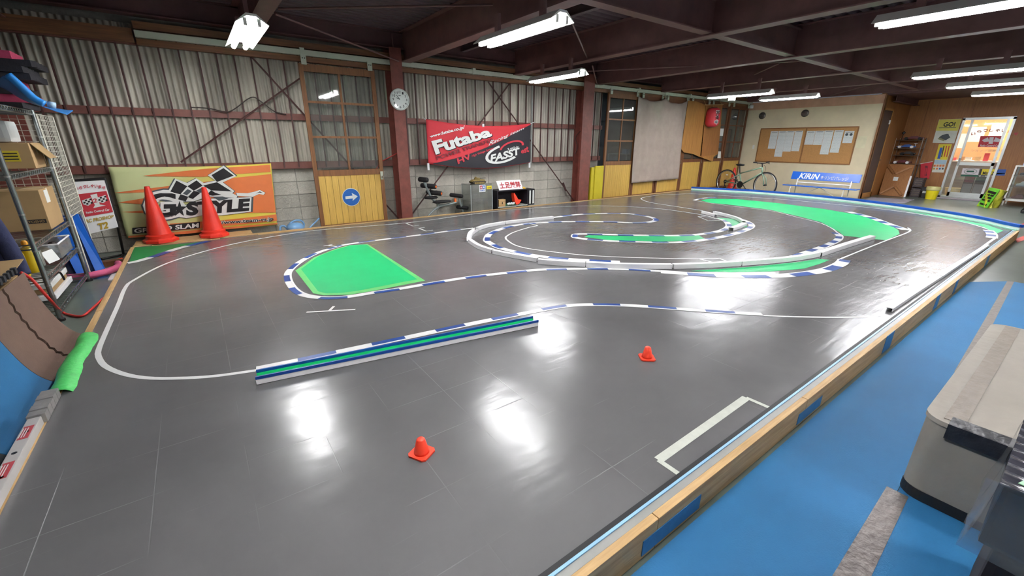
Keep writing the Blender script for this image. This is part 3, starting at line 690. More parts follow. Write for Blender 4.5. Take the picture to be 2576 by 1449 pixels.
ban = thing('team_banner', 'yellow and orange vinyl banner with checkered flag logo on blocks', 'banner', c4[0])
def bsurf(u, v):
    p = c4[0].lerp(c4[1], u).lerp(c4[3].lerp(c4[2], u), v); p = p + Vector((0, 0, -.02*math.sin(PI*u)*v)); return p + bdisp(p)
MB().grid(bsurf, 40, 14, (0, .003, 0)).build('cloth', 'banner_yellow', ban, smooth=True)
z5 = zz(5.481, 250, 390)
for pts in (((600, 285), (1450, 190), (2355, 135), (2362, 235), (1880, 262), (1430, 300), (700, 295)), ((1430, 372), (1900, 308), (2370, 262), (2432, 792), (2060, 795), (1500, 830), (1430, 600)),
            ((205, 518), (970, 425), (960, 502), (300, 524)), ((250, 655), (640, 590), (640, 678)), ((295, 785), (620, 760), (620, 800)), ((970, 945), (1700, 900), (2438, 815), (2448, 905), (1690, 985), (1000, 1045)), ((395, 1118), (1300, 1035), (2455, 935), (2457, 950), (1300, 1075), (398, 1142))):
    decal(z5(*pts), 'ink_orange', 'orange_print', ban, pb, bdisp, .006)
wh = [((930, 530), (1045, 325), (1210, 385), (1335, 320), (1440, 385), (1600, 350), (1495, 280), (1710, 145), (1885, 290), (1700, 375), (1860, 495), (1830, 525), (1900, 560), (1890, 590), (1500, 570), (1300, 640), (1060, 640)),
      ((1885, 520), (2040, 525), (2150, 500), (2210, 480), (2285, 520), (2260, 548), (2200, 535), (2110, 575), (1900, 560)),
      ((1020, 870), (985, 770), (1075, 690), (1120, 600), (1185, 690), (1400, 620), (1560, 600), (2095, 580), (2085, 780), (1690, 830), (1600, 830), (1560, 790), (1390, 840), (1200, 870), (1100, 850))]
grow = lambda ps, k: [(x+(x-sum(a for a, _ in ps)/len(ps))*k, y+(y-sum(b for _, b in ps)/len(ps))*k) for x, y in ps]
for ps in wh: decal(z5(*grow(ps, .04)), 'ink_grey', 'logo_grey_outline', ban, pb, bdisp, .009)  # grey outer outline, printed around the white one
for ps in wh: decal(z5(*ps), 'ink_white', 'logo_outline', ban, pb, bdisp, .012)
for ps in (((975, 510), (1062, 352), (1212, 430), (1118, 540)), ((1215, 430), (1340, 348), (1425, 420), (1300, 492)), ((1545, 275), (1710, 178), (1850, 282), (1620, 370)), ((1430, 420), (1620, 372), (1825, 500), (1540, 485)),
           ((1085, 610), (1118, 540), (1225, 575), (1190, 640)), ((1220, 580), (1300, 492), (1395, 520), (1290, 605)), ((1480, 545), (1540, 485), (1600, 520), (1680, 545), (1560, 560)), ((2150, 530), (2210, 500), (2250, 520), (2200, 515))):
    decal(z5(*ps), 'ink_black', 'flag_square', ban, pb, bdisp, .015)
for ps in (((1150, 530), (1215, 470), (1275, 495), (1205, 555)), ((1330, 495), (1410, 450), (1470, 480), (1400, 520)), ((1560, 575), (1700, 570), (1780, 600), (1650, 630))): decal(z5(*ps), 'ink_grey', 'flag_square', ban, pb, bdisp, .015)
q = z5((630, 850), (1060, 850), (1060, 520), (640, 530))
for o, mt, e in ((.16, 'ink_grey', .009), (.10, 'ink_white', .0125), (.02, 'ink_black', .016)):
    k = {.16: 55, .10: 35, .02: 0}[o]
    lettering('G', z5((630-k, 860+k), (1060+k, 850+k), (1060+k, 510-k), (640-k, 520-k)), mt, ban, pb, bdisp, e, o)
st = [(1105+(105 if i % 2 == 0 else 42)*math.sin(PI*i/5), 745-(115 if i % 2 == 0 else 46)*math.cos(PI*i/5)) for i in range(10)]
decal(z5(*st), 'ink_black', 'star', ban, pb, bdisp, .016)
lettering('STYLE', z5((1195, 840), (2060, 768), (2078, 592), (1195, 650)), 'ink_black', ban, pb, bdisp, .016, .055)
decal(z5((455, 1005), (1390, 918), (1385, 1005), (458, 1090)), 'ink_black', 'label_box', ban, pb, bdisp, .009)
lettering('GRAND SLAM', z5((480, 1075), (1372, 998), (1372, 935), (480, 1015)), 'ink_white', ban, pb, bdisp, .013, .03)
for o, mt, e in ((.09, 'ink_white', .012), (.02, 'ink_black', .015)): lettering('http://www.team-gs.jp', z5((1440, 985), (2400, 915), (2395, 848), (1440, 928)), mt, ban, pb, bdisp, e, o)
# red and black maker banner
FY = 7.3
pf = lambda px, py: WY(px, py, FY)
zf = zz(9.2, 1070, 290)
f4 = [pf(1077, 412), pf(1332, 409), pf(1335, 311), pf(1071, 300)]
def fdisp(v):
    return Vector((0, .012*math.sin(v.x*4.3+v.z*2)-.03*math.exp(-((v.z-1.05)/.18)**2)*math.sin((v.x-3.4)*1.9)**2, 0))
fb = thing('maker_banner', 'red and black cloth banner tied to the girt under corrugated sheets', 'banner', f4[0])
def fsurf(u, v):
    p = f4[0].lerp(f4[1], u).lerp(f4[3].lerp(f4[2], u), v); s = math.sin(PI*u)
    p = p + Vector((0, 0, -.075*s*v - .10*s*(1-v))); return p + fdisp(p)
MB().grid(fsurf, 40, 16, (0, .003, 0)).build('cloth', M('cloth_red', '#c8323c', .75, var=.05, sc=3), fb, smooth=True)
edge = [fsurf(i/30, 0) for i in range(31)]
# dark lower half follows the hem
m = MB()
def dark(u, v):
    a = fsurf(.04+.96*u, .01); top = .03 + .95*u**1.05
    return fsurf(.04+.96*u, .012+(top-.012)*v) + Vector((0, -.005, 0))
m.grid(dark, 40, 10); m.build('dark_print', M('cloth_black', '#2b2a30', .75, var=.05, sc=3), fb, smooth=True)
fl = lambda px, py: pf(px, py)
lettering('www.futaba.co.jp/', zf((105, 540), (905, 335), (905, 230), (75, 465)), 'ink_white', fb, fl, fdisp, .016, .035)
lettering('Futaba', zf((225, 915), (1530, 480), (1440, 270), (120, 600)), 'ink_black', fb, lambda x, y: pf(x+2.5, y+1.5), fdisp, .016, .045)
lettering('Futaba', zf((225, 915), (1530, 480), (1440, 270), (120, 600)), 'ink_white', fb, fl, fdisp, .020, .045)
lettering('POWER TRANSFER', zf((250, 1040), (1580, 600), (1555, 520), (235, 955)), 'ink_dkred', fb, fl, fdisp, .016, .02)
lettering('Racing team', zf((1440, 735), (2290, 330), (2275, 275), (1460, 600)), 'ink_white', fb, fl, fdisp, .018, .01, .35)
lettering('HV', zf((735, 1130), (1060, 1000), (1010, 885), (705, 1000)), 'ink_red', fb, fl, fdisp, .018, .04)
lettering('High Voltage System', zf((1060, 985), (1560, 790), (1550, 735), (1060, 915)), 'ink_red', fb, fl, fdisp, .018, .03)
arc = lambda c, a0, a1, rx, ry, rx2, ry2, n=16, rot=-.32: [(c[0]+rx*math.cos(a0+(a1-a0)*i/n)*math.cos(rot)-ry*math.sin(a0+(a1-a0)*i/n)*math.sin(rot), c[1]+rx*math.cos(a0+(a1-a0)*i/n)*math.sin(rot)+ry*math.sin(a0+(a1-a0)*i/n)*math.cos(rot)) for i in range(n+1)] + [(c[0]+rx2*math.cos(a1+(a0-a1)*i/n)*math.cos(rot)-ry2*math.sin(a1+(a0-a1)*i/n)*math.sin(rot), c[1]+rx2*math.cos(a1+(a0-a1)*i/n)*math.sin(rot)+ry2*math.sin(a1+(a0-a1)*i/n)*math.cos(rot)) for i in range(n+1)]
decal(zf(*arc((1800, 880), 1.0, 4.6, 450, 210, 380, 160)), 'ink_white', 'swoosh', fb, fl, fdisp, .017)
decal(zf(*arc((1990, 740), 3.3, 6.6, 300, 140, 250, 100)), 'ink_red', 'swoosh', fb, fl, fdisp, .017)
lettering('FASST', zf((1480, 1110), (2190, 900), (2170, 745), (1480, 915)), 'ink_white', fb, fl, fdisp, .020, .04, .1)
lettering('est', zf((2205, 890), (2390, 850), (2370, 700), (2200, 800)), 'ink_red', fb, fl, fdisp, .020, .035)
lettering('2.4GHz', zf((1885, 815), (2150, 755), (2150, 700), (1885, 765)), 'ink_white', fb, fl, fdisp, .020, .02)
for px, py, px2, py2 in ((1071, 301, 1062, 295), (1335, 311, 1342, 308)):
    MB().tube([pf(px, py), WY(px2, py2, 7.38)], .008, 6).build('tie', 'white_plastic', fb)
for px, py in ((1077, 412), (1332, 408)):
    p = pf(px, py); MB().bx(p.x-.018, p.x+.018, FY-.012, FY+.012, p.z-.11, p.z+.01).build('clip', 'white_plastic', fb)
p = pf(1214, 316); MB().bx(p.x-.02, p.x+.02, FY-.03, FY-.01, p.z-.02, p.z+.03).build('clip', 'white_plastic', fb)
# ------------------------------------------------------------------ clock on the first column
cc = Vector((2.905, 7.139, 2.05)); T = Matrix.Rotation(PI/2, 4, 'X')
ck = thing('wall_clock', 'round white wall clock hung on the red steel column', 'clock', cc)
MB().lathe([(.158, 0), (.165, .012), (.162, .03), (.148, .036), (.146, .020)], cc, 48, T).build('case', M('clock_case', '#c9d0c8', .35), ck, smooth='auto')
MB().lathe([(.148, .022), (.148, .024)], cc, 48, T).build('dial', M('clock_dial', '#dbe2dc', .4, coat=.8), ck)
for h in range(1, 13):
    a = PI/2-h*PI/6; x, z = .112*math.cos(a), .112*math.sin(a); w, hh = (.013 if h < 10 else .022), .018; yy = cc.y-.0255
    qd = [Vector((cc.x+x-w, yy, cc.z+z-hh)), Vector((cc.x+x+w, yy, cc.z+z-hh)), Vector((cc.x+x+w, yy, cc.z+z+hh)), Vector((cc.x+x-w, yy, cc.z+z+hh))]
    text_mb(str(h), qd, .01).build('numeral', 'ink_black', ck)
for ang, l in ((PI/2+.70, .085), (PI/2+1.15, .06)):
    e = cc+Vector((l*math.cos(ang), -.028, l*math.sin(ang))); MB().bar(cc+Vector((0, -.028, 0)), e, .008, .002, (0, 1, 0)).build('hand', 'ink_black', ck)
MB().bx(cc.x-.02, cc.x+.02, cc.y-.0262, cc.y-.0255, cc.z+.055, cc.z+.062).build('maker_mark', 'ink_black', ck)
# round arrow sign on the yellow door
ac = WY(884, 496, 7.25); sg = thing('arrow_sign', 'round blue sign with white arrow fixed to the yellow door', 'sign', ac); R = .145
MB().lathe([(R, 0), (R, .004)], (ac.x, 7.2585, ac.z), 40, T).build('rim', 'ink_white', sg)
MB().lathe([(R*.94, 0), (R*.94, .002)], (ac.x, 7.2544, ac.z), 40, T).build('disc', M('sign_blue', '#1f5fae', .4, var=.04), sg)
ar = [(-.095, -.028), (.02, -.022), (.012, -.062), (.105, .006), (.012, .068), (.02, .024), (-.095, .018)]
MB().prism([(ac.x+x, 7.2523, ac.z+z) for x, z in ar], (0, -.0015, 0)).build('arrow', 'ink_white', sg)
# ------------------------------------------------------------------ big cones
def big_cone(x, y, z, h, lab, s=1.0, rz=0, grp='red traffic cones'):
    t = thing('traffic_cone', lab, 'cone', (x, y, z), grp, rz); k = h/.70
    b = MB().lathe([(.19*k, 0), (.19*k, .03), (.165*k, .045), (.16*k, .05)], n=8, T=Matrix.Rotation(PI/8, 4, 'Z')); b.v = [WM[t.name] @ v for v in b.v]; b.build('base', 'cone_red', t)
    c = MB().lathe([(.150*k, .045*k), (.150*k, .085*k), (.128*k, .10*k), (.03*k, .68*k), (.026*k, .70*k), (.0, .70*k)], n=28); c.v = [WM[t.name] @ v for v in c.v]; c.build('cone_body', 'cone_red', t, smooth='auto')
solo('support_plank', 'plain wooden plank behind the rim with two traffic cones on it', 'plank', MB().bx(-.80, .50, 7.005, 7.29, 0, .154), 'pine')
big_cone(-.53, 7.0-.0+.085, .156, .70, 'red traffic cone standing before the letter G of the banner', rz=.3)
big_cone(.05, 7.085, .156, .66, 'slimmer red traffic cone hiding the letter T of the banner', rz=.1)
# ------------------------------------------------------------------ shop sign on a stand
SY = 6.8
ps_ = lambda px, py: WY(px, py, SY)
zs_ = zz(6.0375, 180, 400)
ss = thing('stand_sign', 'white stand sign with red logo leaning beside the banner', 'sign', WZ(300, 640, 0))
q = [ps_(218, 590.5), ps_(296, 571.4), ps_(261, 454), ps_(186.6, 458)]
MB().prism([v+Vector((0, .002, 0)) for v in q], (0, .05, 0)).build('box', 'white_plastic', ss)
def sdec(ps, mt, nm, e=.003): return decal(zs_(*ps), mt, nm, ss, ps_, None, e)
sdec(((95, 535), (530, 485), (632, 805), (200, 880)), 'ink_red', 'red_panel')
for c, s in (((240, 650), 1), ((465, 610), 1)):
    sdec([(c[0]+dx, c[1]+dy) for dx, dy in ((-85, -20), (50, -65), (75, 20), (15, 60), (-60, 40))], 'ink_white', 'flag', .005)
    for i in range(3):
        for j in range(4):
            if (i+j) % 2: sdec([(c[0]-70+j*33+i*10+dx, c[1]-22-j*8+i*26+dy) for dx, dy in ((0, 0), (30, -8), (38, 16), (8, 24))], 'ink_black', 'flag_square', .007)
sdec(((285, 545), (385, 525), (430, 690), (520, 705), (330, 745), (355, 700)), 'ink_white', 'figure_one', .004)
lettering('2', zs_((335, 670), (395, 655), (385, 590), (325, 605)), 'ink_red', ss, ps_, None, .006, .03)
lettering('Radio Control Car', zs_((225, 830), (580, 785), (575, 745), (215, 800)), 'ink_white', ss, ps_, None, .005, .03)
lettering('RC PROSHOP', zs_((225, 975), (640, 895), (640, 845), (215, 920)), 'ink_gold', ss, ps_, None, .004, .03)
lettering('T2', zs_((415, 1080), (560, 1050), (555, 945), (395, 980)), 'ink_gold', ss, ps_, None, .004, .05)
for i, ch in enumerate('いらっしゃいませ'):
    x = 60+i*58; y = 470-55*math.sin(PI*(i+.8)/9)
    lettering(ch, zs_((x, y+28-i*2), (x+48, y+22-i*2), (x+46, y-26-i*2), (x-2, y-20-i*2)), 'ink_red', ss, ps_, None, .004, .03)
M('black_tube', '#131314', .45)
a = ps_(296, 573)
for pts in ((a+Vector((0, .03, .0)), WZ(311, 640, .012)), (ps_(262, 450)+Vector((0, .06, 0)), a+Vector((.0, .06, 0))), (ps_(186, 455)+Vector((0, .06, 0)), ps_(262, 450)+Vector((0, .06, 0))), (WZ(255, 652, .012), WZ(330, 636, .012)), (WZ(311, 640, .012), WZ(300, 655, .012))):
    MB().tube(pts, .014, 8).build('stand_tube', 'black_tube', ss)
# ------------------------------------------------------------------ watering can, stick
WC = WZ(735, 566, .28); WC = Vector((WC.x, 7.16, 0)); WC.x = WY(738, 566, 7.16).x
can = thing('watering_can', 'pale blue plastic watering can on a crate by the hanging door', 'watering can', (WC.x, 7.16, .16))
M('can_blue', '#6f9cc4', .4, var=.05)
z0 = WY(738, 578, 7.16).z-.02
MB().lathe([(.10, 0), (.125, .02), (.125, .07), (.09, .11), (.05, .125), (.0, .125)], (WC.x+.02, 7.16, z0), 24).build('tank', 'can_blue', can, smooth=True)
MB().tube(smooth_path([(WC.x-.09, 7.16, z0+.05), (WC.x-.13, 7.16, z0+.09), (WC.x-.175, 7.16, z0+.085), (WC.x-.19, 7.16, z0+.03)], 5), .016, 10).build('spout', 'can_blue', can, smooth=True)
MB().tube(smooth_path([(WC.x-.05, 7.16, z0+.115), (WC.x+.02, 7.16, z0+.155), (WC.x+.11, 7.16, z0+.15), (WC.x+.15, 7.16, z0+.10), (WC.x+.135, 7.16, z0+.04)], 5), .014, 10).build('handle', 'can_blue', can, smooth=True)
solo('crate', 'low wooden crate hidden behind the rim under the watering can', 'crate', MB().bx(WC.x-.13, WC.x+.10, 7.05, 7.26, 0, z0-.001), 'old_wood_x')
solo('blue_stick', 'thin pale blue stick leaning against the hanging door', 'stick', MB().tube([WY(803, 549, 7.22), WY(803, 549, 7.22)+(WY(778, 574, 7.16)-WY(803, 549, 7.22))*((WY(803, 549, 7.22).z-.012)/(WY(803, 549, 7.22).z-WY(778, 574, 7.16).z))], .012, 8), 'can_blue')
# ------------------------------------------------------------------ exercise bench
M('grey_tube', '#8b9694', .4, metal=.3); M('foam_black', '#1b1a1c', .75, bump=.2, bsc=90); M('cap_orange', '#f07028', .45)
EY = 7.2
pe = lambda px, py, y=EY: WY(px, py, y)
eb = thing('exercise_bench', 'folding abdominal exercise bench with black foam rollers by blocks', 'exercise bench', (3.5, EY, 0))
def roller(px, py, l=.24, r=.045, cap=True):
    c = pe(px, py); d = Vector((.55, -.80, -.05)).normalized()
    o = MB().tube([c-d*l/2, c-d*(l/2-.02), c+d*(l/2-.02), c+d*l/2], [r*.8, r, r, r*.8], 14).build('foam_roller', 'foam_black', eb, smooth=True)
    if cap: MB().tube([c+d*(l/2), c+d*(l/2+.006)], r*.5, 12).build('end_cap', 'cap_orange', o)
roller(1065, 452, .18, cap=False); roller(1078, 468, .30); roller(1092, 485, .30); roller(1148, 492, .26, .038, False); roller(1163, 522, .24, .036, False)
for pts, r in ((((1063, 448), (1075, 475), (1085, 497), (1094, 506)), .022), (((1097, 510), (1110, 516), (1130, 514), (1150, 508)), .022), (((1076, 545), (1090, 530), (1105, 520), (1130, 513)), .020), (((1152, 492), (1158, 510), (1166, 535)), .020), (((1100, 512), (1103, 521), (1098, 527)), .016)):
    MB().tube(smooth_path([pe(*p) for p in pts], 4), r, 10).build('frame_tube', 'grey_tube', eb, smooth=True)
a_, b_ = pe(1076, 545), pe(1167, 538)
for v in (a_, b_): MB().tube([v, Vector((v.x, v.y+.12, .02))], .018, 8).build('foot_tube', 'grey_tube', eb); MB().tube([Vector((v.x-.0, v.y-.1, .02)), Vector((v.x, v.y+.2, .02))], .02, 8).build('foot_tube', 'grey_tube', eb)
for px, py, dx in ((1084, 497, .14), (1112, 507, .2)):
    c = pe(px, py); MB().lathe([(.02, -.03), (.07, -.02), (.085, 0), (.07, .02), (.02, .03)], c, 18, Matrix.Diagonal((dx/.085, .09/.085, 1, 1)) if True else None).build('seat_pad', 'foam_black', eb, smooth=True)
p = pe(1145, 505); MB().bx(p.x-.015, p.x+.015, p.y-.02, p.y+.02, p.z-.02, p.z+.045).build('lever', 'cap_orange', eb)
# ------------------------------------------------------------------ clear display case with model tank
CX0, CX1, CY0, CY1, CZ = 4.13, 4.62, 6.98+.04, 7.36, .64
cs = thing('display_case', 'clear acrylic display case with maker stickers beside the exercise bench', 'display case', ((CX0+CX1)/2, (CY0+CY1)/2, 0))
GLASS('acrylic', '#f0f2f1', .16, .06)
for bxs in ((CX0, CX0+.006, CY0, CY1, .02, CZ), (CX1-.006, CX1, CY0, CY1, .02, CZ), (CX0, CX1, CY0, CY0+.006, .02, CZ), (CX0, CX1, CY1-.006, CY1, .02, CZ), (CX0, CX1, CY0, CY1, CZ, CZ+.006)):
    MB().bx(*bxs).build('acrylic_panel', 'acrylic', cs)
MB().bx(CX0+.006, CX1-.006, CY0+.006, CY1-.006, .33, .337).build('inner_shelf', 'acrylic', cs)
MB().bx(CX0-.01, CX1+.01, CY0-.01, CY1+.01, 0, .02).build('base', 'black_plastic', cs)
for x in (CX0+.004, CX1-.004):
    for y in (CY0+.003, CY1-.003): MB().bx(x-.006, x+.006, y-.006, y+.006, .02, CZ).build('corner_bead', M('bead', '#a9b0ae', .3), cs)
def card(x0, x1, z0, z1, y, mt, nm, par): return MB().bx(x0, x1, y-.002, y, z0, z1).build(nm, mt, par)
card(4.32, 4.46, .50, .635, CY0-.001, 'ink_white', 'sticker', cs)
for x, mt in ((4.335, 'ink_red'), (4.393, 'ink_blue')):
    card(x, x+.052, .555, .622, CY0-.003, mt, 'sticker_square', cs)
    stv = [(x+.026+(.026 if i % 2 == 0 else .011)*math.sin(PI*i/5), CY0-.0055, .587+(.028 if i % 2 == 0 else .012)*math.cos(PI*i/5)) for i in range(10)]
    MB().prism(stv, (0, -.0006, 0)).build('sticker_star', 'ink_white', cs)
text_mb('TAMIYA', [Vector(v) for v in ((4.335, CY0-.0036, .512), (4.445, CY0-.0036, .512), (4.445, CY0-.0036, .542), (4.335, CY0-.0036, .542))], .02).build('lettering', 'ink_blue', cs)
card(4.49, 4.60, .545, .605, CY0-.001, M('sticker_yellow', '#e8d22c', .5), 'sticker', cs)
text_mb('注意', [Vector(v) for v in ((4.505, CY0-.0036, .56), (4.585, CY0-.0036, .56), (4.585, CY0-.0036, .592), (4.505, CY0-.0036, .592))], .01).build('lettering', 'ink_black', cs)
M('tank_tan', '#8d7a42', .6, var=.15, sc=30); M('tank_dark', '#3d3424', .7)
tkx, tky, tz = 4.36, 7.14, CZ+.006
tnk = thing('model_tank', 'tan toy tank on top of the clear display case', 'toy tank', (tkx, tky, tz))
hull = [(-.14, .035), (-.145, .055), (-.11, .082), (.12, .082), (.15, .06), (.135, .035)]
MB().prism([(tkx+a, tky-.045, tz+b) for a, b in hull], (0, .09, 0)).build('hull', 'tank_tan', tnk)
for s in (-1, 1):
    tp = [(-.15, .035), (-.125, .012), (-.10, .002), (.10, .002), (.13, .014), (.152, .038), (.13, .055), (-.13, .055)]
    o = MB().prism([(tkx+a, tky+s*.062-.016, tz+b) for a, b in tp], (0, .032, 0)).build('track', 'tank_dark', tnk)
    for k in range(6): MB().lathe([(.017, 0), (.017, .004)], (tkx-.09+k*.036, tky+s*.062+(-.016 if s < 0 else .020), tz+.02), 12, T).build('road_wheel', 'tank_tan', o)
MB().lathe([(.06, 0), (.055, .03), (.0, .034)], (tkx-.01, tky, tz+.082), 16).build('turret', 'tank_tan', tnk)
MB().lathe([(.018, .0), (.018, .018), (0, .02)], (tkx-.03, tky+.015, tz+.112), 10).build('cupola', 'tank_tan', tnk)
MB().tube([(tkx+.04, tky, tz+.10), (tkx+.17, tky-.02, tz+.105)], .006, 8).build('gun', 'tank_dark', tnk)
# ------------------------------------------------------------------ black open cabinet with bits in it
HX0, HX1, HY0, HY1, HZ0, HZ1 = 4.74, 5.52, 7.03, 7.36, .16, .50
M('melamine', '#232028', .45, var=.05)
cb = thing('open_cabinet', 'low black open cabinet on legs under the blocks', 'cabinet', ((HX0+HX1)/2, 7.17, 0))
for bxs, nm in (((HX0, HX0+.02, HY0, HY1, HZ0, HZ1), 'side'), ((HX1-.02, HX1, HY0, HY1, HZ0, HZ1), 'side'), ((HX0+.02, HX1-.02, HY0, HY1, HZ1-.02, HZ1), 'top'), ((HX0+.02, HX1-.02, HY1-.012, HY1, HZ0+.02, HZ1-.02), 'back_panel')): MB().bx(*bxs).build(nm, 'melamine', cb)
MB().bx(HX0+.02, HX1-.02, HY0-.005, HY1, HZ0, HZ0+.02).build('bottom', M('grey_edge', '#9aa09a', .5), cb)
for x in (HX0+.05, HX1-.1): MB().bx(x, x+.05, HY0+.05, HY1-.05, 0, HZ0).build('leg', 'melamine', cb)
fx = HZ0+.02
bxo = thing('wooden_box', 'small light wooden box in the left of the black cabinet', 'box', (4.87, 7.05, fx))
MB().bx(4.79, 4.95, 7.04, 7.13, fx, fx+.14).build('body', 'pine', bxo, bevel=.004)
MB().bx(4.86, 4.88, 7.038, 7.0401, fx+.05, fx+.09).build('stamp', 'tank_dark', bxo)
for k, (x, z, r, mt) in enumerate(((4.80, .165, .03, 'ink_white'), (4.83, .17, .026, 'cloth_red'), (4.88, .16, .028, 'ink_white'))):
    solo('ball_of_cloth', ('white crumpled cloth behind the wooden box', 'red rag behind the wooden box', 'white rolled rag over the wooden box')[k], 'rag', MB().lathe([(0, -r), (r*.8, -r*.6), (r, 0), (r*.7, r*.7), (0, r*.9)], (x, 7.18, fx+r), 10), mt, smooth=True)
solo('mini_cone', 'orange pylon lying tipped over in the black cabinet', 'cone', MB().prism([(5.18, 7.05, fx+.25), (5.16, 7.05, fx+.23), (5.19, 7.05, fx+.08), (5.235, 7.05, fx+.002), (5.31, 7.05, fx+.03), (5.36, 7.05, fx+.10), (5.29, 7.05, fx+.10)], (0, .10, 0)), 'cone_orange', bevel=.004)
M('bottle_white', '#d4d8da', .35); M('green_cloth', '#1f6d45', .7, bump=.2)
for k in range(3):
    x = 5.0+k*.055; bt = thing('spray_can', 'small white can lying on the green cloth in the cabinet', 'can', (x, 7.06, fx+.035), 'white cans in the cabinet')
    MB().lathe([(.022, 0), (.024, .01), (.024, .06), (.012, .075)], (x, 7.05, fx+.034), 12, Matrix.Rotation(PI/2.4, 4, 'Y')).build('body', 'bottle_white', bt, smooth=True)
    MB().lathe([(.01, .073), (.012, .09)], (x, 7.05, fx+.034), 10, Matrix.Rotation(PI/2.4, 4, 'Y')).build('cap', 'black_plastic', bt)
m = MB(); m.grid(lambda u, v: (4.97+.32*u, 7.05+.2*v, fx+.004+.015*abs(math.sin(u*9+v*4))+.08*(u < .2)*v), 14, 8, (0, 0, -.003)); solo('green_cloth', 'crumpled green cloth lying in the black cabinet', 'cloth', m, 'green_cloth', smooth=True)
for k in range(2):
    x = 5.53+k*.085; fo = thing('binder', ('black binder touching the side of the black cabinet', 'black binder at the free end beside the other one')[k], 'binder', (x, 7.12, .16), 'black binders')
    MB().bx(x, x+.075, 7.03, 7.28, .16, .49).build('cover', 'black_plastic', fo, bevel=.004)
    MB().bx(x+.018, x+.057, 7.027, 7.031, .19, .46).build('spine_label', 'ink_white', fo)
solo('cabinet_board', 'short grey board carrying the two black binders', 'board', MB().bx(5.521, 5.72, 7.02, 7.3, .0, .159), 'grey_edge')
# no-shoes sign board standing on the cabinet
nb = [WY(1256, 475.5, 7.07), WY(1315.5, 470, 7.07), WY(1308.5, 447, 7.2), WY(1248, 452, 7.2)]
dz = HZ1+.001-min(nb[0].z, nb[1].z)
nb = [v+Vector((0, 0, dz)) for v in nb]; nb[0].z = nb[1].z = HZ1+.001; nb[2].z = nb[3].z
ns = thing('notice_board', 'white board with four red characters leaning on the cabinet', 'sign', nb[0])
MB().prism(nb, (0, .006, .002)).build('board', 'white_plastic', ns)
lp = lambda u, v: nb[0].lerp(nb[1], u).lerp(nb[3].lerp(nb[2], u), v)+Vector((0, -.003, 0))
text_mb('土足厳禁', [lp(.07, .14), lp(.95, .14), lp(.95, .84), lp(.07, .84)], .022).build('lettering', M('sign_red', '#b0222c', .5), ns)
solo('yellow_tool', 'small yellow hand tool lying on the black cabinet', 'tool', MB().bx(5.40, 5.50, 7.08, 7.13, HZ1, HZ1+.012).bx(5.42, 5.47, 7.085, 7.125, HZ1+.012, HZ1+.035), M('tool_yellow', '#e0b63c', .5), bevel=.004)
# yellow folded mat between column and door
ym = thing('foam_mat', 'tall yellow folded foam mat between red column and wooden door', 'mat', (7.75, 7.25, 0))
M('mat_yellow', '#c8b820', .6, var=.06)
MB().bx(7.50, 7.60, 7.17, 7.24, 0, .86).build('fold', 'mat_yellow', ym, bevel=.01)
MB().prism([(7.605, 7.15, 0), (7.93, 7.19, 0), (7.93, 7.23, 0), (7.605, 7.19, 0)], (0, 0, .89)).build('fold', 'mat_yellow', ym, bevel=.008)
# ------------------------------------------------------------------ curtain over the doors
cu = [WY(1588.5, 461, 7.2), WY(1706, 449.5, 7.2), WY(1731, 253, 7.2), WY(1607.5, 240, 7.2)]
def cus(u, v):
    p = cu[0].lerp(cu[1], u).lerp(cu[3].lerp(cu[2], u), v)
    sag = .10*(math.sin(PI*min(1, u/.52))**.7 if u < .52 else math.sin(PI*(u-.52)/.48)**.7)*max(0, v-.6)/.4
    return p + Vector((0, .022*math.sin(u*19+2*v)*(.3+.7*v) + .012*math.sin(u*43+v*5), -sag))
ct = thing('curtain', 'grey brown cloth curtain hung over the middle doors', 'curtain', cu[0])
MB().grid(cus, 70, 40, (0, .003, 0)).build('cloth', M('curtain_cloth', '#a2938a', .85, var=.08, sc=5, bump=.1, bsc=120), ct, smooth=True)
for u in (0, .52, 1):
    p = cus(min(.995, u+.003), 1); MB().tube([p, p+Vector((0, .03, .12))], .012, 8).build('hook', 'track_rail', ct)
# plywood sheets hung on the doors
def sheet4(pts, Y, nm, lab, mt, th=.008):
    q = [WY(*p, Y) for p in pts]; return solo(nm, lab, 'board', MB().prism(q, (0, th, 0)), mt)
z8 = zz(4.528, 1400, 200)
pl1 = thing('wall_board', 'wide weathered plywood board with ragged lower edge beside the curtain', 'board', WY(1714, 375, 7.22))
MB().prism([WY(*p, 7.225) for p in z8((1420, 790), (1450, 830), (1560, 850), (1635, 885), (1700, 290), (1600, 250), (1500, 240))], (0, .008, 0)).build('sheet', 'plywood_light', pl1)
MB().prism([WY(*p, 7.215) for p in z8((1630, 880), (1780, 935), (1790, 880), (1835, 850), (1640, 870))], (0, .007, 0)).build('torn_piece', 'plywood_light', pl1)
pl2 = sheet4(z8((1650, 880), (1840, 848), (1893, 288), (1705, 290)), 7.205, 'wall_board', 'brown plywood board behind the red lantern', 'plywood')
rodp = [WY(*p, 7.15) for p in z8((1690, 290), (1900, 285))]
lr = solo('hanging_rod', 'thin wooden rod above the red lantern', 'rod', MB().tube(rodp, .012, 8).tube([rodp[0]+Vector((.05, 0, 0)), rodp[0]+Vector((.05, .1, .16))], .005, 6).tube([rodp[1]-Vector((.1, 0, 0)), rodp[1]+Vector((-.1, .1, .16))], .005, 6), 'pine')
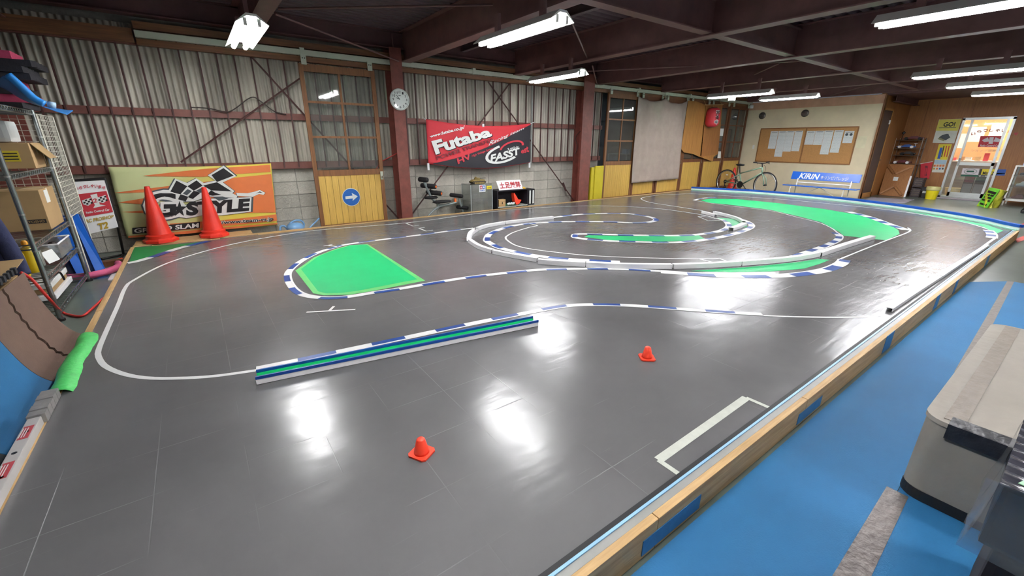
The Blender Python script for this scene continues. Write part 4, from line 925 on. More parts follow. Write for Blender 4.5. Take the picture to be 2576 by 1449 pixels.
# red paper lantern
lt = WY(*z8((1772, 322))[0], 7.08); lb = WY(*z8((1765, 540))[0], 7.08); lc = (lt+lb)/2; lh = (lt.z-lb.z)/2; R = .185
ln = thing('paper_lantern', 'red paper lantern with black characters hanging from a rod', 'lantern', (lc.x+.02, 7.06, lb.z))
prof = []
for i in range(25):
    t_ = -1+2*i/24; e = (1-abs(t_)**4)**.5 if abs(t_) < 1 else 0
    prof.append((max(.09, R*(.35+.65*e)) + (.004 if i % 2 else 0), t_*lh))
MB().lathe(prof, (lc.x+.02, 7.06, lc.z), 28).build('paper', M('lantern_red', '#cc3440', .6, var=.05, bump=.1), ln, smooth=True)
for s in (-1, 1): MB().lathe([(.085, 0), (.085, .02)], (lc.x+.02, 7.06, lc.z+s*lh-.01), 20).build('hoop', 'black_plastic', ln)
MB().tube([(lc.x+.02, 7.06, lc.z+lh), (lc.x+.02, 7.10, rodp[0].z)], .004, 6).build('cord', 'pine', ln)
for i, ch in enumerate('営業中'):
    z = lc.z + lh*(.48-i*.5)
    for o, mt, rr in ((.10, 'ink_white', R+.006), (.015, 'ink_black', R+.011)):
        k = .062 if o > .05 else .05
        mb = text_mb(ch, [Vector((-k, 0, -k)), Vector((k, 0, -k)), Vector((k, 0, k)), Vector((-k, 0, k))], o)
        for v in mb.v:
            a = -PI/2 + v.x/R - .40
            v.x, v.y, v.z = lc.x+.02+rr*math.cos(a), 7.06+rr*math.sin(a), z+v.z
        mb.build('lettering', mt, ln)
# small things on the last doors
card_ = lambda pts, Y, nm, lab, mt, cat='paper': solo(nm, lab, cat, MB().prism([WY(*p, Y) for p in pts], (0, .003, 0)), mt)
z9 = zz(7.629, 1690, 230)
card_(z9((905, 850), (980, 855), (1000, 712), (915, 712)), 7.28, 'paper_notice', 'blank white sheet taped to the last door panes', 'ink_white')
card_(z9((875, 1280), (938, 1280), (945, 1150), (890, 1150)), 7.275, 'light_switch', 'pale switch box beside the last door', 'white_paint', 'switch')
solo('cable_knob', 'white round insulator where the track meets the cream wall', 'knob', MB().lathe([(.05, 0), (.055, .03), (.05, .09), (.0, .1)], (14.47, 7.2, 2.45), 14), 'white_plastic', smooth=True)
# ------------------------------------------------------------------ cream wall: vents, notice board
RW = 14.6
pr = lambda px, py: WX(px, py, RW-.001)
z4 = zz(4.83, 1750, 220)
TX = Matrix.Rotation(-PI/2, 4, 'Y')
M('vent_metal', '#6b6862', .35, metal=.7); M('cork', '#b98a55', .9, var=.1, sc=40, bump=.2, bsc=120); WOOD('frame_wood', '#9a6a3a', '#7c5028', axis=1)
for px, py, lab in ((1918, 291, 'round metal vent cap on the cream wall nearer the doors'), (2025.5, 285, 'round metal vent cap on the cream wall with a stain above')):
    c = pr(px, py); v = thing('vent_cap', lab, 'vent', c, 'vent caps on the cream wall')
    MB().lathe([(.10, 0), (.10, .02), (.085, .035), (.06, .04), (.0, .042)], c, 24, TX).build('hood', 'vent_metal', v, smooth='auto')
    for k in (-1, 0, 1): MB().bx(c.x-.05, c.x-.04, c.y-.075, c.y+.075, c.z+k*.035-.008, c.z+k*.035+.008).build('louvre', 'chrome' if k == 0 else 'vent_metal', v)
cb4 = [WX(1902, 404, RW), WX(2136, 412, RW), WX(2158, 321, RW), WX(1916, 325, RW)]
y1, y0 = cb4[0].y, cb4[1].y; z0, z1 = (cb4[0].z+cb4[1].z)/2, (cb4[2].z+cb4[3].z)/2; ym_ = WX(2012, 408, RW).y
nbd = thing('notice_board', 'wide cork notice board with wooden frame on the cream wall', 'notice board', (RW, (y0+y1)/2, z0))
for ya, yb in ((y0, ym_), (ym_, y1)): MB().bx(RW-.016, RW-.001, ya, yb, z0, z1).build('cork_panel', 'cork', nbd)
for bxs in ((y0-.02, y1+.02, z0-.03, z0), (y0-.02, y1+.02, z1, z1+.03), (y0-.025, y0, z0, z1), (y1, y1+.025, z0, z1), (ym_-.018, ym_+.018, z0, z1)): MB().bx(RW-.026, RW-.001, bxs[0], bxs[1], bxs[2], bxs[3]).build('frame_bar', 'frame_wood', nbd)
# printed result sheets: fine lines of text are print
pm = bpy.data.materials.new('paper_print'); MATS['paper_print'] = pm; pm.use_nodes = True; t = pm.node_tree; b = t.nodes['Principled BSDF']
tc = N(t, 'ShaderNodeNewGeometry'); wv = N(t, 'ShaderNodeTexWave'); wv.bands_direction = 'Z'; wv.inputs['Scale'].default_value = 14; wv.inputs['Distortion'].default_value = .4
nz = N(t, 'ShaderNodeTexNoise'); nz.inputs['Scale'].default_value = 60; rp = N(t, 'ShaderNodeValToRGB'); mu = N(t, 'ShaderNodeMath', operation='MULTIPLY')
t.links.new(tc.outputs['Position'], wv.inputs['Vector']); t.links.new(tc.outputs['Position'], nz.inputs['Vector']); t.links.new(wv.outputs['Fac'], mu.inputs[0]); t.links.new(nz.outputs['Fac'], mu.inputs[1]); t.links.new(mu.outputs[0], rp.inputs[0])
rp.color_ramp.elements[0].position = .1; rp.color_ramp.elements[0].color = (*lin('#e6eae8'), 1); rp.color_ramp.elements[1].position = .55; rp.color_ramp.elements[1].color = (*lin('#b4bcc0'), 1); t.links.new(rp.outputs[0], b.inputs['Base Color']); b.inputs['Roughness'].default_value = .7
sheets = [((910, 535), (1010, 530), (965, 745), (878, 745)), ((1010, 530), (1105, 528), (1050, 842), (952, 840)), ((1105, 528), (1200, 527), (1160, 780), (1060, 778)), ((1205, 527), (1308, 525), (1257, 775), (1163, 773)),
          ((1350, 530), (1455, 528), (1425, 695), (1318, 695)), ((1455, 528), (1570, 525), (1530, 698), (1425, 697)), ((1572, 523), (1682, 522), (1610, 817), (1502, 810)), ((1690, 520), (1805, 518), (1735, 793), (1625, 790)), ((1812, 528), (1930, 530), (1900, 677), (1780, 675))]
labs = ['printed result sheet nearest the frame on the left cork half', 'longest printed sheet strip on the left cork half', 'printed sheet strip right of the longest strip, left half', 'printed sheet strip next to the middle bar, left half', 'short printed sheet next to the middle bar, right half', 'second short printed sheet on the right cork half', 'longest printed sheet strip on the right cork half', 'long printed sheet strip beside the car flyer', 'flyer with two dark car pictures on the notice board']
for i, (s, lb) in enumerate(zip(sheets, labs)):
    q = [WX(*p, RW-.018) for p in z4(*s)]; ya = max(q[0].y, q[3].y); yb = min(q[1].y, q[2].y); za = (q[2].z+q[3].z)/2; zb = (q[0].z+q[1].z)/2
    ya = (q[0].y+q[3].y)/2; yb = (q[1].y+q[2].y)/2
    t_ = thing('paper_sheet', lb, 'paper', (RW-.02, (ya+yb)/2, za), 'sheets pinned to the notice board')
    MB().bx(RW-.0195, RW-.0175, yb+.003, ya-.003, za, zb).build('sheet', 'paper_print', t_)
    MB().bx(RW-.0205, RW-.0196, yb+.03, ya-.03, zb-.035, zb-.022).build('heading', M('print_grey', '#6a7074', .7), t_)
    if i == 8:
        for yy in (.28, .72): MB().lathe([(.001, 0), (.001, .001)], (RW, 0, 0), 6).v; MB().lathe([(.035, 0), (.035, .001)], (RW-.0196, yb+(ya-yb)*yy, zb-.09), 14, TX).build('car_picture', 'ink_grey', t_)
def wcard(pts, nm, lab, mt, cat, th=.004, X=RW):
    q = [WX(*p, X) for p in pts]; ya = (q[0].y+q[3].y)/2; yb = (q[1].y+q[2].y)/2; zt = (q[0].z+q[1].z)/2; zb = (q[2].z+q[3].z)/2
    return solo(nm, lab, cat, MB().bx(X-th, X-.0005, min(ya, yb), max(ya, yb), zb, zt), mt)
wcard(z4((1975, 590), (2085, 590), (2055, 735), (1935, 735)), 'paper_sheet', 'yellowed paper on the cream wall outside the notice board', M('old_paper', '#ddd6b4', .8), 'paper', .002)
wcard(z4((695, 700), (718, 700), (710, 747), (688, 747)), 'light_switch', 'small switch plate on the cream wall beside the notice board', 'white_paint', 'switch', .012)
# ------------------------------------------------------------------ third big cone by the doors
cp = WZ(1797, 419, .70)
big_cone(min(cp.x, 13.6), 6.95, 0, .70, 'red traffic cone against the yellow doors behind the bicycle', rz=.4)
# ------------------------------------------------------------------ bicycle
Pr = WX(1826, 458, 12.66); Pf = WX(1924, 466, 12.42); WR = .345
rz = math.atan2((Pf-Pr).y, (Pf-Pr).x); wb_ = ((Pf-Pr).xy).length
bk = thing('bicycle', 'sage green city bicycle parked before the cream wall', 'bicycle', (Pr.x, Pr.y, 0), rz=rz)
W = WM[bk.name]
M('bike_green', '#7d9a84', .35, var=.05); M('tyre', '#1d1d1f', .8); M('rim_silver', '#b4b4b6', .3, metal=.8)
def loc(mb): mb.v = [W @ v for v in mb.v]; return mb
def btube(pts, r, nm, mt, par=bk, n=10): return loc(MB().tube(pts, r, n)).build(nm, mt, par, smooth=True)
RXm = Matrix.Rotation(PI/2, 4, 'X')
for x, nm in ((0, 'rear_wheel'), (wb_, 'front_wheel')):
    ring = [(x+(WR-.016)*math.cos(a), 0, WR+(WR-.016)*math.sin(a)) for a in (2*PI*k/48 for k in range(48))]
    wl = loc(MB().tube(ring, .017, 10, True)).build(nm, 'tyre', bk, smooth=True)
    ring = [(x+(WR-.042)*math.cos(a), 0, WR+(WR-.042)*math.sin(a)) for a in (2*PI*k/48 for k in range(48))]
    loc(MB().tube(ring, .013, 8, True)).build('rim', 'rim_silver', wl, smooth=True)
    loc(MB().tube([(x, -.05, WR), (x, .05, WR)], .022, 12)).build('hub', 'black_plastic', wl)
    for k in range(18):
        a = 2*PI*k/18; loc(MB().tube([(x+.02*math.cos(a+1), .02*(-1)**k, WR+.02*math.sin(a+1)), (x+(WR-.05)*math.cos(a), 0, WR+(WR-.05)*math.sin(a))], .0018, 4)).build('spoke', 'rim_silver', wl)
    if x == 0: loc(MB().lathe([(.05, -.012), (.055, 0), (.03, .012)], (x, -.035, WR), 20, RXm)).build('sprocket', 'black_plastic', wl)
    if x == 0: loc(MB().bx(x-.03, x+.03, -.01, .01, WR+.18, WR+.2)).build('reflector', 'white_plastic', wl)
bb = (wb_*.42, 0, .30); st = (wb_*.335, 0, .60); hd1 = (wb_*.86, 0, .80); hd2 = (wb_*.885, 0, .66); seat = (wb_*.30, 0, .80)
for a, b2, r in ((bb, st, .018), (bb, hd2, .021), (st, hd1, .018), (hd1, hd2, .022)): btube([a, b2], r, 'frame_tube', 'bike_green')
for s in (-1, 1):
    btube([(0, s*.06, WR), (bb[0], s*.03, bb[2])], .010, 'chain_stay', 'bike_green'); btube([(0, s*.06, WR), (st[0], s*.02, st[2]-.03)], .009, 'seat_stay', 'bike_green')
    btube([(wb_, s*.055, WR), (wb_*.965, s*.05, .52), hd2], .012, 'fork_blade', 'bike_green')
btube([st, seat], .013, 'seat_post', 'black_plastic'); btube([hd1, (wb_*.845, 0, .90)], .014, 'stem', 'black_plastic')
sd = loc(MB().lathe([(0, -.03), (.06, -.025), (.09, 0), (.075, .03), (0, .04)], (seat[0]+.01, 0, .83), 20, Matrix.Diagonal((1.55, .8, .9, 1)))).build('saddle', 'black_rubber', bk, smooth=True)
hb = btube(smooth_path([(wb_*.82, -.30, .93), (wb_*.85, -.12, .91), (wb_*.855, 0, .905), (wb_*.85, .12, .91), (wb_*.82, .30, .93)], 4), .013, 'handlebar', 'black_plastic')
for s in (-1, 1):
    btube([(wb_*.823, s*.20, .926), (wb_*.818, s*.31, .932)], .018, 'grip', 'black_rubber', hb); btube([(wb_*.84, s*.17, .92), (wb_*.88, s*.24, .89)], .007, 'brake_lever', 'chrome', hb)
btube(smooth_path([(wb_*.85, -.15, .92), (wb_*.98, -.1, .84), (wb_*.97, -.04, .72), (wb_*.90, 0, .66)], 4), .004, 'brake_cable', 'black_plastic')
ch = loc(MB().lathe([(.095, -.004), (.095, .004)], (bb[0], -.055, bb[2]), 28, RXm)).build('chain_ring', 'black_plastic', bk)
for a, s in ((2.3, -1), (2.3+PI, 1)):
    e = (bb[0]+.17*math.cos(a), s*.075, bb[2]+.17*math.sin(a)); cr = btube([(bb[0], s*.065, bb[2]), e], .010, 'crank', 'black_plastic'); loc(MB().bx(e[0]-.045, e[0]+.045, min(s*.08, s*.16), max(s*.08, s*.16), e[2]-.012, e[2]+.012)).build('pedal', 'black_plastic', cr)
btube([(bb[0], -.055, bb[2]+.092), (0, -.045, WR+.045)], .004, 'chain', 'black_plastic'); btube([(bb[0], -.055, bb[2]-.092), (-.01, -.045, WR-.10)], .004, 'chain', 'black_plastic')
btube([(0, -.05, WR-.03), (.02, -.055, WR-.13)], .012, 'derailleur', 'black_plastic')
btube([(bb[0]-.05, .05, .25), (bb[0]-.12, .14, .01)], .009, 'kick_stand', 'black_plastic')
# ------------------------------------------------------------------ advertising bench
BX = 12.86
bn = thing('bench', 'blue and white advertising bench before the cream wall', 'bench', (BX, 4.4, 0))
bl_, br_ = WX(1989, 450.5, BX+.2), WX(2162, 460, BX+.2); tl_, tr_ = WX(1994, 430, BX+.24), WX(2170, 440, BX+.24)
ya, yb = bl_.y, br_.y; zb_, zt_ = (bl_.z+br_.z)/2, (tl_.z+tr_.z)/2
M('bench_blue', '#1c5fc4', .25, var=.03, coat=.4); M('bench_white', '#ece8da', .4)
bq = [Vector((BX+.20, ya, zb_)), Vector((BX+.20, yb, zb_)), Vector((BX+.245, yb, zt_)), Vector((BX+.245, ya, zt_))]
MB().prism(bq, (.02, 0, -.003)).build('back_board', 'bench_blue', bn, bevel=.004)
bu = lambda u, v: bq[0].lerp(bq[1], u).lerp(bq[3].lerp(bq[2], u), v)+Vector((-.003, 0, 0))
text_mb('KIRIN', [bu(.12, .14), bu(.42, .10), bu(.43, .80), bu(.13, .84)], .03, .12).build('lettering', 'ink_white', bn)
text_mb('キリンビバレッジ', [bu(.45, .18), bu(.84, .14), bu(.84, .58), bu(.45, .62)], .015).build('lettering', 'ink_white', bn)
sa, sb_ = WX(1970, 464, BX-.1).y, WX(2155, 477, BX-.1).y; SZ = .365
MB().bx(BX-.13, BX+.15, sb_, sa, SZ-.012, SZ+.012).build('seat_board', 'bench_blue', bn, bevel=.004)
for y in (sa-.22, sb_+.22):
    MB().tube([(BX-.09, y+.03, SZ-.012), (BX-.11, y+.05, .0)], .015, 10).build('leg', 'bench_white', bn); MB().tube([(BX+.15, y, SZ-.012), (BX+.17, y+.01, 0)], .012, 10).build('leg', 'bench_white', bn)
    MB().tube([(BX+.15, y, SZ-.012), (BX+.19, y, zb_+.03)], .014, 10).build('back_post', 'bench_white', bn)
MB().tube([(BX+.17, sa-.22, SZ+.075), (BX+.17, sb_+.22, SZ+.075)], .014, 10).build('back_rail', 'bench_white', bn)
mid = (sa+sb_)/2
for y in (sa-.24, sb_+.24): MB().tube([(BX+.02, mid, SZ-.012), (BX+.02, y, .03)], .009, 8).build('brace', 'bench_white', bn)
# ------------------------------------------------------------------ shop wall: posters, rack, things below
SX = 17.0
psx = lambda px, py: WX(px, py, SX-.003)
z7 = zz(7.625, 2200, 320)
zq = zz(4.674, 2180, 230)
def xdecal(pts, mt, nm, par, X=SX, e=.004): return MB().prism([WX(*p, X-e) for p in pts], (.0015, 0, 0)).build(nm, mt, par)
def xtext(s, quad, mt, par, X=SX, e=.006, off=0.02): return text_mb(s, [WX(*p, X-e) for p in quad], off).build('lettering', mt, par)
po = thing('poster', 'yellow topped GO poster with a model sketch by the shop door', 'poster', WX(2380, 358, SX))
xdecal(zq((775, 605), (1030, 610), (1118, 320), (852, 330)), M('poster_grey', '#d6d8cc', .6), 'sheet', po)
xdecal(zq((812, 462), (1072, 462), (1116, 322), (854, 332)), M('poster_yellow', '#d8cf5a', .6), 'yellow_band', po, e=.0065)
xtext('GO!', zq((895, 415), (1035, 412), (1050, 358), (915, 362)), 'ink_black', po, e=.009, off=.03)
xdecal(zq((850, 432), (1050, 430), (1052, 424), (852, 426)), 'ink_grey', 'rule', po, e=.009)
for pts in (((850, 540), (930, 575), (985, 540), (960, 505), (890, 512)), ((835, 560), (905, 585), (925, 570), (860, 535)), ((900, 510), (940, 498), (975, 500), (930, 525))): xdecal(zq(*pts), 'ink_grey' if pts[0][0] != 835 else M('sketch_tan', '#8f8d6a', .7), 'sketch', po, e=.008)
p2 = thing('poster', 'tall yellow poster with upright lettering under the GO poster', 'poster', WX(2360, 435, SX))
xdecal(zq((765, 950), (905, 955), (1005, 620), (850, 620)), 'poster_grey', 'sheet', p2)
xdecal(zq((800, 800), (945, 805), (1004, 621), (851, 621)), M('poster_yellow2', '#e2cf30', .6), 'yellow_band', p2, e=.0065)
xdecal(zq((830, 790), (865, 792), (897, 660), (865, 660)), 'ink_blue', 'blue_bar', p2, e=.008)
for x in (895, 925, 955): xdecal(zq((x-20, 770), (x-8, 770), (x+22, 640), (x+10, 640)), 'ink_red' if x > 900 else 'ink_black', 'column_of_text', p2, e=.008)
xdecal(zq((795, 850), (930, 855), (942, 810), (800, 805)), M('poster_sky', '#a8c4d4', .6), 'photo', p2, e=.0065)
for k in range(4): xdecal(zq((785+k*34, 885), (810+k*34, 886), (815+k*34, 862), (790+k*34, 861)), 'ink_orange', 'orange_dot', p2, e=.008); xdecal(zq((780+k*34, 918), (800+k*34, 919), (806+k*34, 898), (786+k*34, 897)), ('ink_gold', 'ink_orange', 'ink_blue', 'ink_grey')[k], 'round_mark', p2, e=.008)
rbn = thing('small_banner', 'small red hanging banner with dark upright lettering by the rack', 'banner', WX(2325, 445, 16.8))
xdecal(z7((875, 965), (1045, 990), (1120, 655), (885, 695)), M('banner_red', '#c92a38', .65, var=.06), 'cloth', rbn, X=16.94)
xtext('T2', z7((945, 930), (1000, 935), (1030, 740), (975, 735)), 'ink_dkred', rbn, X=16.94, e=.008, off=.03)
MB().tube([WX(*z7((780, 720))[0], 16.93), WX(*z7((1120, 657))[0], 16.93)], .008, 8).build('rod', 'white_paint', rbn)
# steel rack
RX0, RX1 = 16.5, 16.86
yl = WX(*z7((330, 520))[0], RX0).y; yr = WX(*z7((850, 500))[0], RX0).y
zsh = [WX(*z7((665, y))[0], RX0).z for y in (250, 412, 545, 715)]
rk = thing('wire_rack', 'chrome wire shelving unit holding toy cars against the plywood wall', 'rack', ((RX0+RX1)/2, (yl+yr)/2, 0))
M('rack_metal', '#8d8278', .3, metal=.8)
for x in (RX0, RX1):
    for y in (yl, yr): MB().tube([(x, y, 0), (x, y, zsh[0]+.06)], .014, 10).build('post', 'rack_metal', rk)
for z in zsh + [.12]:
    sh = MB().tube([(RX0, yl, z), (RX0, yr, z), (RX1, yr, z), (RX1, yl, z)], .009, 6, True).build('shelf_frame', 'rack_metal', rk)
    for k in range(1, 6): MB().tube([(RX0+(RX1-RX0)*k/6, yl, z), (RX0+(RX1-RX0)*k/6, yr, z)], .004, 5).build('shelf_wire', 'rack_metal', sh)
M('car_blue', '#3a62a8', .3); M('car_red', '#6a3038', .35); M('car_dark', '#35302e', .4)
def toycar(y, z, l, mt, lab, wing=True, wheel='white_plastic'):
    c = thing('toy_car', lab, 'toy car', (RX0+.15, y, z), 'toy cars on the wire rack'); x = RX0+.15
    pf_ = [(l*.5, .03), (l*.48, .05), (l*.2, .065), (l*.08, .10), (-l*.15, .105), (-l*.3, .07), (-l*.48, .065), (-l*.5, .03)]
    MB().prism([(x-.06, y+a, z+b) for a, b in pf_], (.12, 0, 0)).build('body', mt, c, bevel=.006)
    for a in (l*.32, -l*.32):
        for s in (-1, 1): MB().lathe([(.036, -.018), (.038, 0), (.036, .018)], (x+s*.075, y+a, z+.037), 16, Matrix.Rotation(PI/2, 4, 'Y')).build('wheel', wheel, c)
    if wing: MB().bx(x-.075, x+.075, y-l*.52, y-l*.40, z+.125, z+.135).bx(x-.01, x+.01, y-l*.46, y-l*.44, z+.06, z+.125).build('wing', 'white_plastic', c)
yc = (yl+yr)/2
toycar(yc+.05, zsh[1]+.01, .42, 'car_blue', 'blue toy car with white wing on the second shelf', True)
toycar(yc+.05, zsh[3]+.01, .42, 'car_red', 'dark red toy car with white wheels on the lower shelf', False)
toycar(yc-.02, zsh[2]+.01, .36, 'car_dark', 'dark toy car on the third shelf', False, 'black_rubber')
toycar(yc-.05, zsh[0]+.01, .46, 'car_red', 'red toy car shell on top of the rack', False, 'black_rubber')
solo('fan', 'small black ball headed lamp on top of the rack', 'lamp', MB().tube([(16.6, yl-.1, zsh[0]+.008), (16.6, yl-.11, zsh[0]+.16)], .008, 8).lathe([(0, -.05), (.05, 0), (0, .05)], (16.6, yl-.11, zsh[0]+.2), 14), 'black_plastic', smooth=True)
# folded table leaning on the rack
tq = [WX(*p, x) for p, x in zip(z7((75, 1300), (565, 1342), (775, 722), (255, 700)), (16.05, 16.05, 16.42, 16.42))]
tq[0].z = tq[1].z = .005; tq[2].z = tq[3].z = (tq[2].z+tq[3].z)/2
tb_ = thing('folding_table', 'brown folding table leaning upside against the rack', 'table', tq[0])
WOOD('table_brown', '#a5713f', '#8f5f34', axis=2)
MB().prism(tq, (.025, 0, .0)).build('table_top', 'table_brown', tb_)
tu = lambda u, v, e=-.02: tq[0].lerp(tq[1], u).lerp(tq[3].lerp(tq[2], u), v)+Vector((e, 0, 0))
for a, b2 in (((.04, .95), (.36, .70)), ((.92, .93), (.42, .70)), ((.05, .05), (.50, .30)), ((.55, .30), (.90, .05))): MB().bar(tu(*a), tu(*b2), .045, .045, (1, 0, 0)).build('leg', 'table_brown', tb_)
MB().prism([tu(.38, .48, -.004), tu(.56, .48, -.004), tu(.56, .60, -.004), tu(.38, .60, -.004)], (.003, 0, 0)).build('label_sticker', 'ink_white', tb_)
MB().bar(tu(1.01, 0, .01), tu(1.0, .65, .01), .02, .04, (0, 1, 0)).build('edge_strip', 'white_plastic', tb_)
# crates, box, bucket under the posters
M('crate_dark', '#4a4040', .6, var=.2, sc=20)
ca, cz_ = WX(*z7((640, 1330))[0], 16.4), WX(*z7((870, 1330))[0], 16.4)
for k in range(2):
    c = thing('mesh_crate', ('lower dark mesh crate beside the folded table', 'upper dark mesh crate, topmost beside the folded table')[k], 'crate', (16.5, (ca.y+cz_.y)/2, k*.27), 'dark mesh crates'); y0_, y1_ = cz_.y+.02, ca.y-.03; zz0 = k*.27
    MB().bx(16.36, 16.66, y0_, y1_, zz0, zz0+.02).build('bottom', 'crate_dark', c)
    for xx in (16.36, 16.65): 
        for j in range(4): MB().bx(xx, xx+.012, y0_, y1_, zz0+.03+j*.058, zz0+.065+j*.058).build('slat', 'crate_dark', c)
    for yy in (y0_, y1_-.012): MB().bx(16.372, 16.65, yy, yy+.012, zz0+.02, zz0+.26).build('end', 'crate_dark', c)
    MB().bx(16.38, 16.62, y0_+.02, y1_-.02, zz0+.021, zz0+.2).build('contents', M('crate_fill', '#7a6c62', .8, var=.4, sc=25, bump=.4), c)
q = [WX(*p, 16.3) for p in z7((865, 1350), (960, 1360), (1005, 1228), (880, 1228))]
bx2 = thing('carton', 'small carton, white above black, beside the yellow bucket', 'box', q[0]); yA, yB = q[0].y-.02, q[1].y
MB().bx(16.3, 16.5, yB, yA, 0, .13).build('lower_part', 'black_plastic', bx2); MB().bx(16.3, 16.5, yB, yA, .131, q[2].z).build('upper_part', 'ink_white', bx2)
MB().bx(16.32, 16.55, yB-.02, yA+.04, q[2].z+.001, q[2].z+.10).build('tray', 'black_plastic', bx2)
q = WZ(2341, 498, 0); bc = Vector((16.1, WX(2341, 498, 16.1).y, 0))
bu_ = thing('bucket', 'yellow plastic bucket on the floor beside the shop door', 'bucket', bc)
M('bucket_yellow', '#e3d018', .45, var=.05); M('bucket_rim', '#c9c282', .4)
MB().lathe([(.11, 0), (.135, .24), (.13, .24), (.105, .01), (0, .01)], bc, 28).build('pail', 'bucket_yellow', bu_, smooth='auto')
MB().lathe([(.137, .235), (.15, .25), (.15, .30), (.14, .33), (.135, .33), (.135, .24)], bc, 28).build('rim_bag', 'bucket_rim', bu_, smooth='auto')
# ------------------------------------------------------------------ shop front sliding door
w1 = thing('window_1', None, None, (17, 2.3, 0), kind='structure')
def ybar(y0, y1, z0, z1, x0=16.96, x1=17.06, nm='frame_bar', par=w1): return MB().bx(x0, x1, y0, y1, z0, z1).build(nm, 'alu', par)
YL, YR = 2.76, 1.80
ybar(YL-.045, YL, 0, 2.08); ybar(YR, YR+.05, 0, 2.08); ybar(YR, YL, 2.03, 2.09); ybar(YR, YL, 0, .05)
PL, PRr = 2.60, 1.90
for bxs in ((PL-.05, PL, .05, 2.03), (PRr, PRr+.05, .05, 2.03), (PRr, PL, .88, .96), (PRr, PL, .05, .16)): ybar(*bxs, 16.985, 17.02, 'panel_bar')
MB().bx(17.0, 17.006, PRr+.05, PL-.05, .96, 2.03).build('pane', 'pane_glass', w1); MB().bx(17.0, 17.006, PRr+.05, PL-.05, .16, .88).build('pane', 'pane_glass', w1)
MB().bx(17.04, 17.046, PL, YL-.045, .05, 2.03).build('pane', 'pane_glass', w1)
MB().bx(16.96, 16.985, PL-.045, PL-.01, .86, 1.06).build('lock_plate', 'chrome', w1)
zd = zz(6.586, 2400, 280)
gp = lambda *p: [WX(a, b, 16.997) for a, b in zd(*p)]
for i, ch_ in enumerate('いらっしゃいませ'):
    x = 285+i*101; y = (372, 330, 318, 312, 315, 318, 335, 370)[i]
    text_mb(ch_, gp((x-12, y+28), (x+62, y+26), (x+80, y-24), (x+6, y-22)), .03).build('lettering', 'ink_red' if i > 5 else 'ink_dkred', w1)
MB().add(gp((393, 592), (768, 595), (834, 408), (440, 408)), [(0, 1, 2, 3)]).build('logo_plate', 'ink_red', w1)
for pts in (((460, 480), (560, 430), (590, 500), (500, 510)), ((650, 500), (690, 430), (780, 470), (740, 510)), ((590, 430), (660, 430), (640, 540), (570, 540))): MB().add([v+Vector((-.002, 0, 0)) for v in gp(*pts)], [(0, 1, 2, 3)]).build('logo_flag', M('logo_grey', '#d9d3d6', .6), w1)
text_mb('Radio Control Car', [v+Vector((-.002, 0, 0)) for v in gp((430, 585), (745, 588), (752, 552), (440, 550))], .02).build('lettering', 'ink_white', w1)
text_mb('ショップ営業時間', gp((275, 670), (840, 668), (855, 632), (285, 630)), .01).build('lettering', M('ink_fade', '#a89078', .7), w1)
for pts, mt, nm in ((((118, 1045), (400, 1055), (425, 950), (145, 942)), 'logo_grey', 'sticker'), (((105, 1078), (400, 1085), (403, 1058), (116, 1048)), M('sticker_green', '#1f5a44', .6), 'sticker'), (((440, 1050), (690, 1056), (703, 962), (470, 958)), 'poster_yellow2', 'sticker'), (((683, 1062), (835, 1066), (868, 962), (706, 962)), 'ink_blue', 'sticker'), (((690, 1046), (848, 1048), (855, 1022), (698, 1020)), 'ink_white', 'sticker'), (((415, 1050), (440, 1050), (470, 958), (440, 958)), 'ink_black', 'sticker')):
    MB().add(gp(*pts), [(0, 1, 2, 3)]).build(nm, mt, w1)
text_mb('Mini-Z', [v+Vector((-.002, 0, 0)) for v in gp((470, 1048), (665, 1054), (672, 1000), (480, 996))], .03).build('lettering', 'ink_black', w1)
el = [(272+105*math.cos(2*PI*k/20)+8*math.sin(2*PI*k/20), 997-42*math.sin(2*PI*k/20)) for k in range(20)]
MB().tube([v+Vector((-.003, 0, 0)) for v in gp(*el)], .004, 5, True).build('oval_mark', 'sticker_green', w1)
MB().add([v+Vector((-.002, 0, 0)) for v in gp((205, 1008), (330, 1010), (335, 984), (212, 982))], [(0, 1, 2, 3)]).build('print_mark', 'sticker_green', w1)
text_mb('サーキット', [v+Vector((-.002, 0, 0)) for v in gp((402, 1085), (650, 1092), (660, 1066), (408, 1060))], .03).build('lettering', 'ink_white', w1)
# the shop behind the glass
M('shop_white', '#e8e6e0', .8, var=.02); M('shop_orange', '#d9a06a', .8, var=.06); M('shop_floor', '#7c7d80', .5)
struct('wall_shop_back', MB().bx(20.4, 20.5, -.2, 5.2, 0, 2.66), 'shop_orange')
struct('wall_shop_left', MB().bx(17.1, 20.4, 4.05, 4.15, 0, 2.66), 'shop_white'); struct('wall_shop_right', MB().bx(17.1, 20.4, -.3, -.2, 0, 2.66), 'shop_white')
struct('ceiling_shop', MB().bx(17.1, 20.5, -.3, 5.2, 2.66, 2.75), 'shop_white')
EMIT('shop_tube', '#fff8ee', SHOP_STRENGTH)
sl = thing('ceiling_lamp', 'tube lamp inside the shop behind the glass door', 'ceiling lamp', (18.4, 2.3, 2.5))
MB().tube([(18.4, 1.6, 2.5), (18.4, 3.0, 2.5)], .03, 10).build('tube', 'shop_tube', sl); MB().bx(18.34, 18.46, 1.55, 3.05, 2.54, 2.66).build('housing', 'lamp_white', sl)
ctr_ = thing('shop_counter', 'white shop counter crowded with small goods behind the glass', 'counter', (18.6, 2.6, 0))
MB().bx(18.3, 18.9, 1.4, 3.9, 0, .93).build('body', M('counter_grey', '#8c8a8c', .6), ctr_); MB().bx(18.25, 18.95, 1.35, 3.95, .931, .97).build('top', 'white_paint', ctr_)
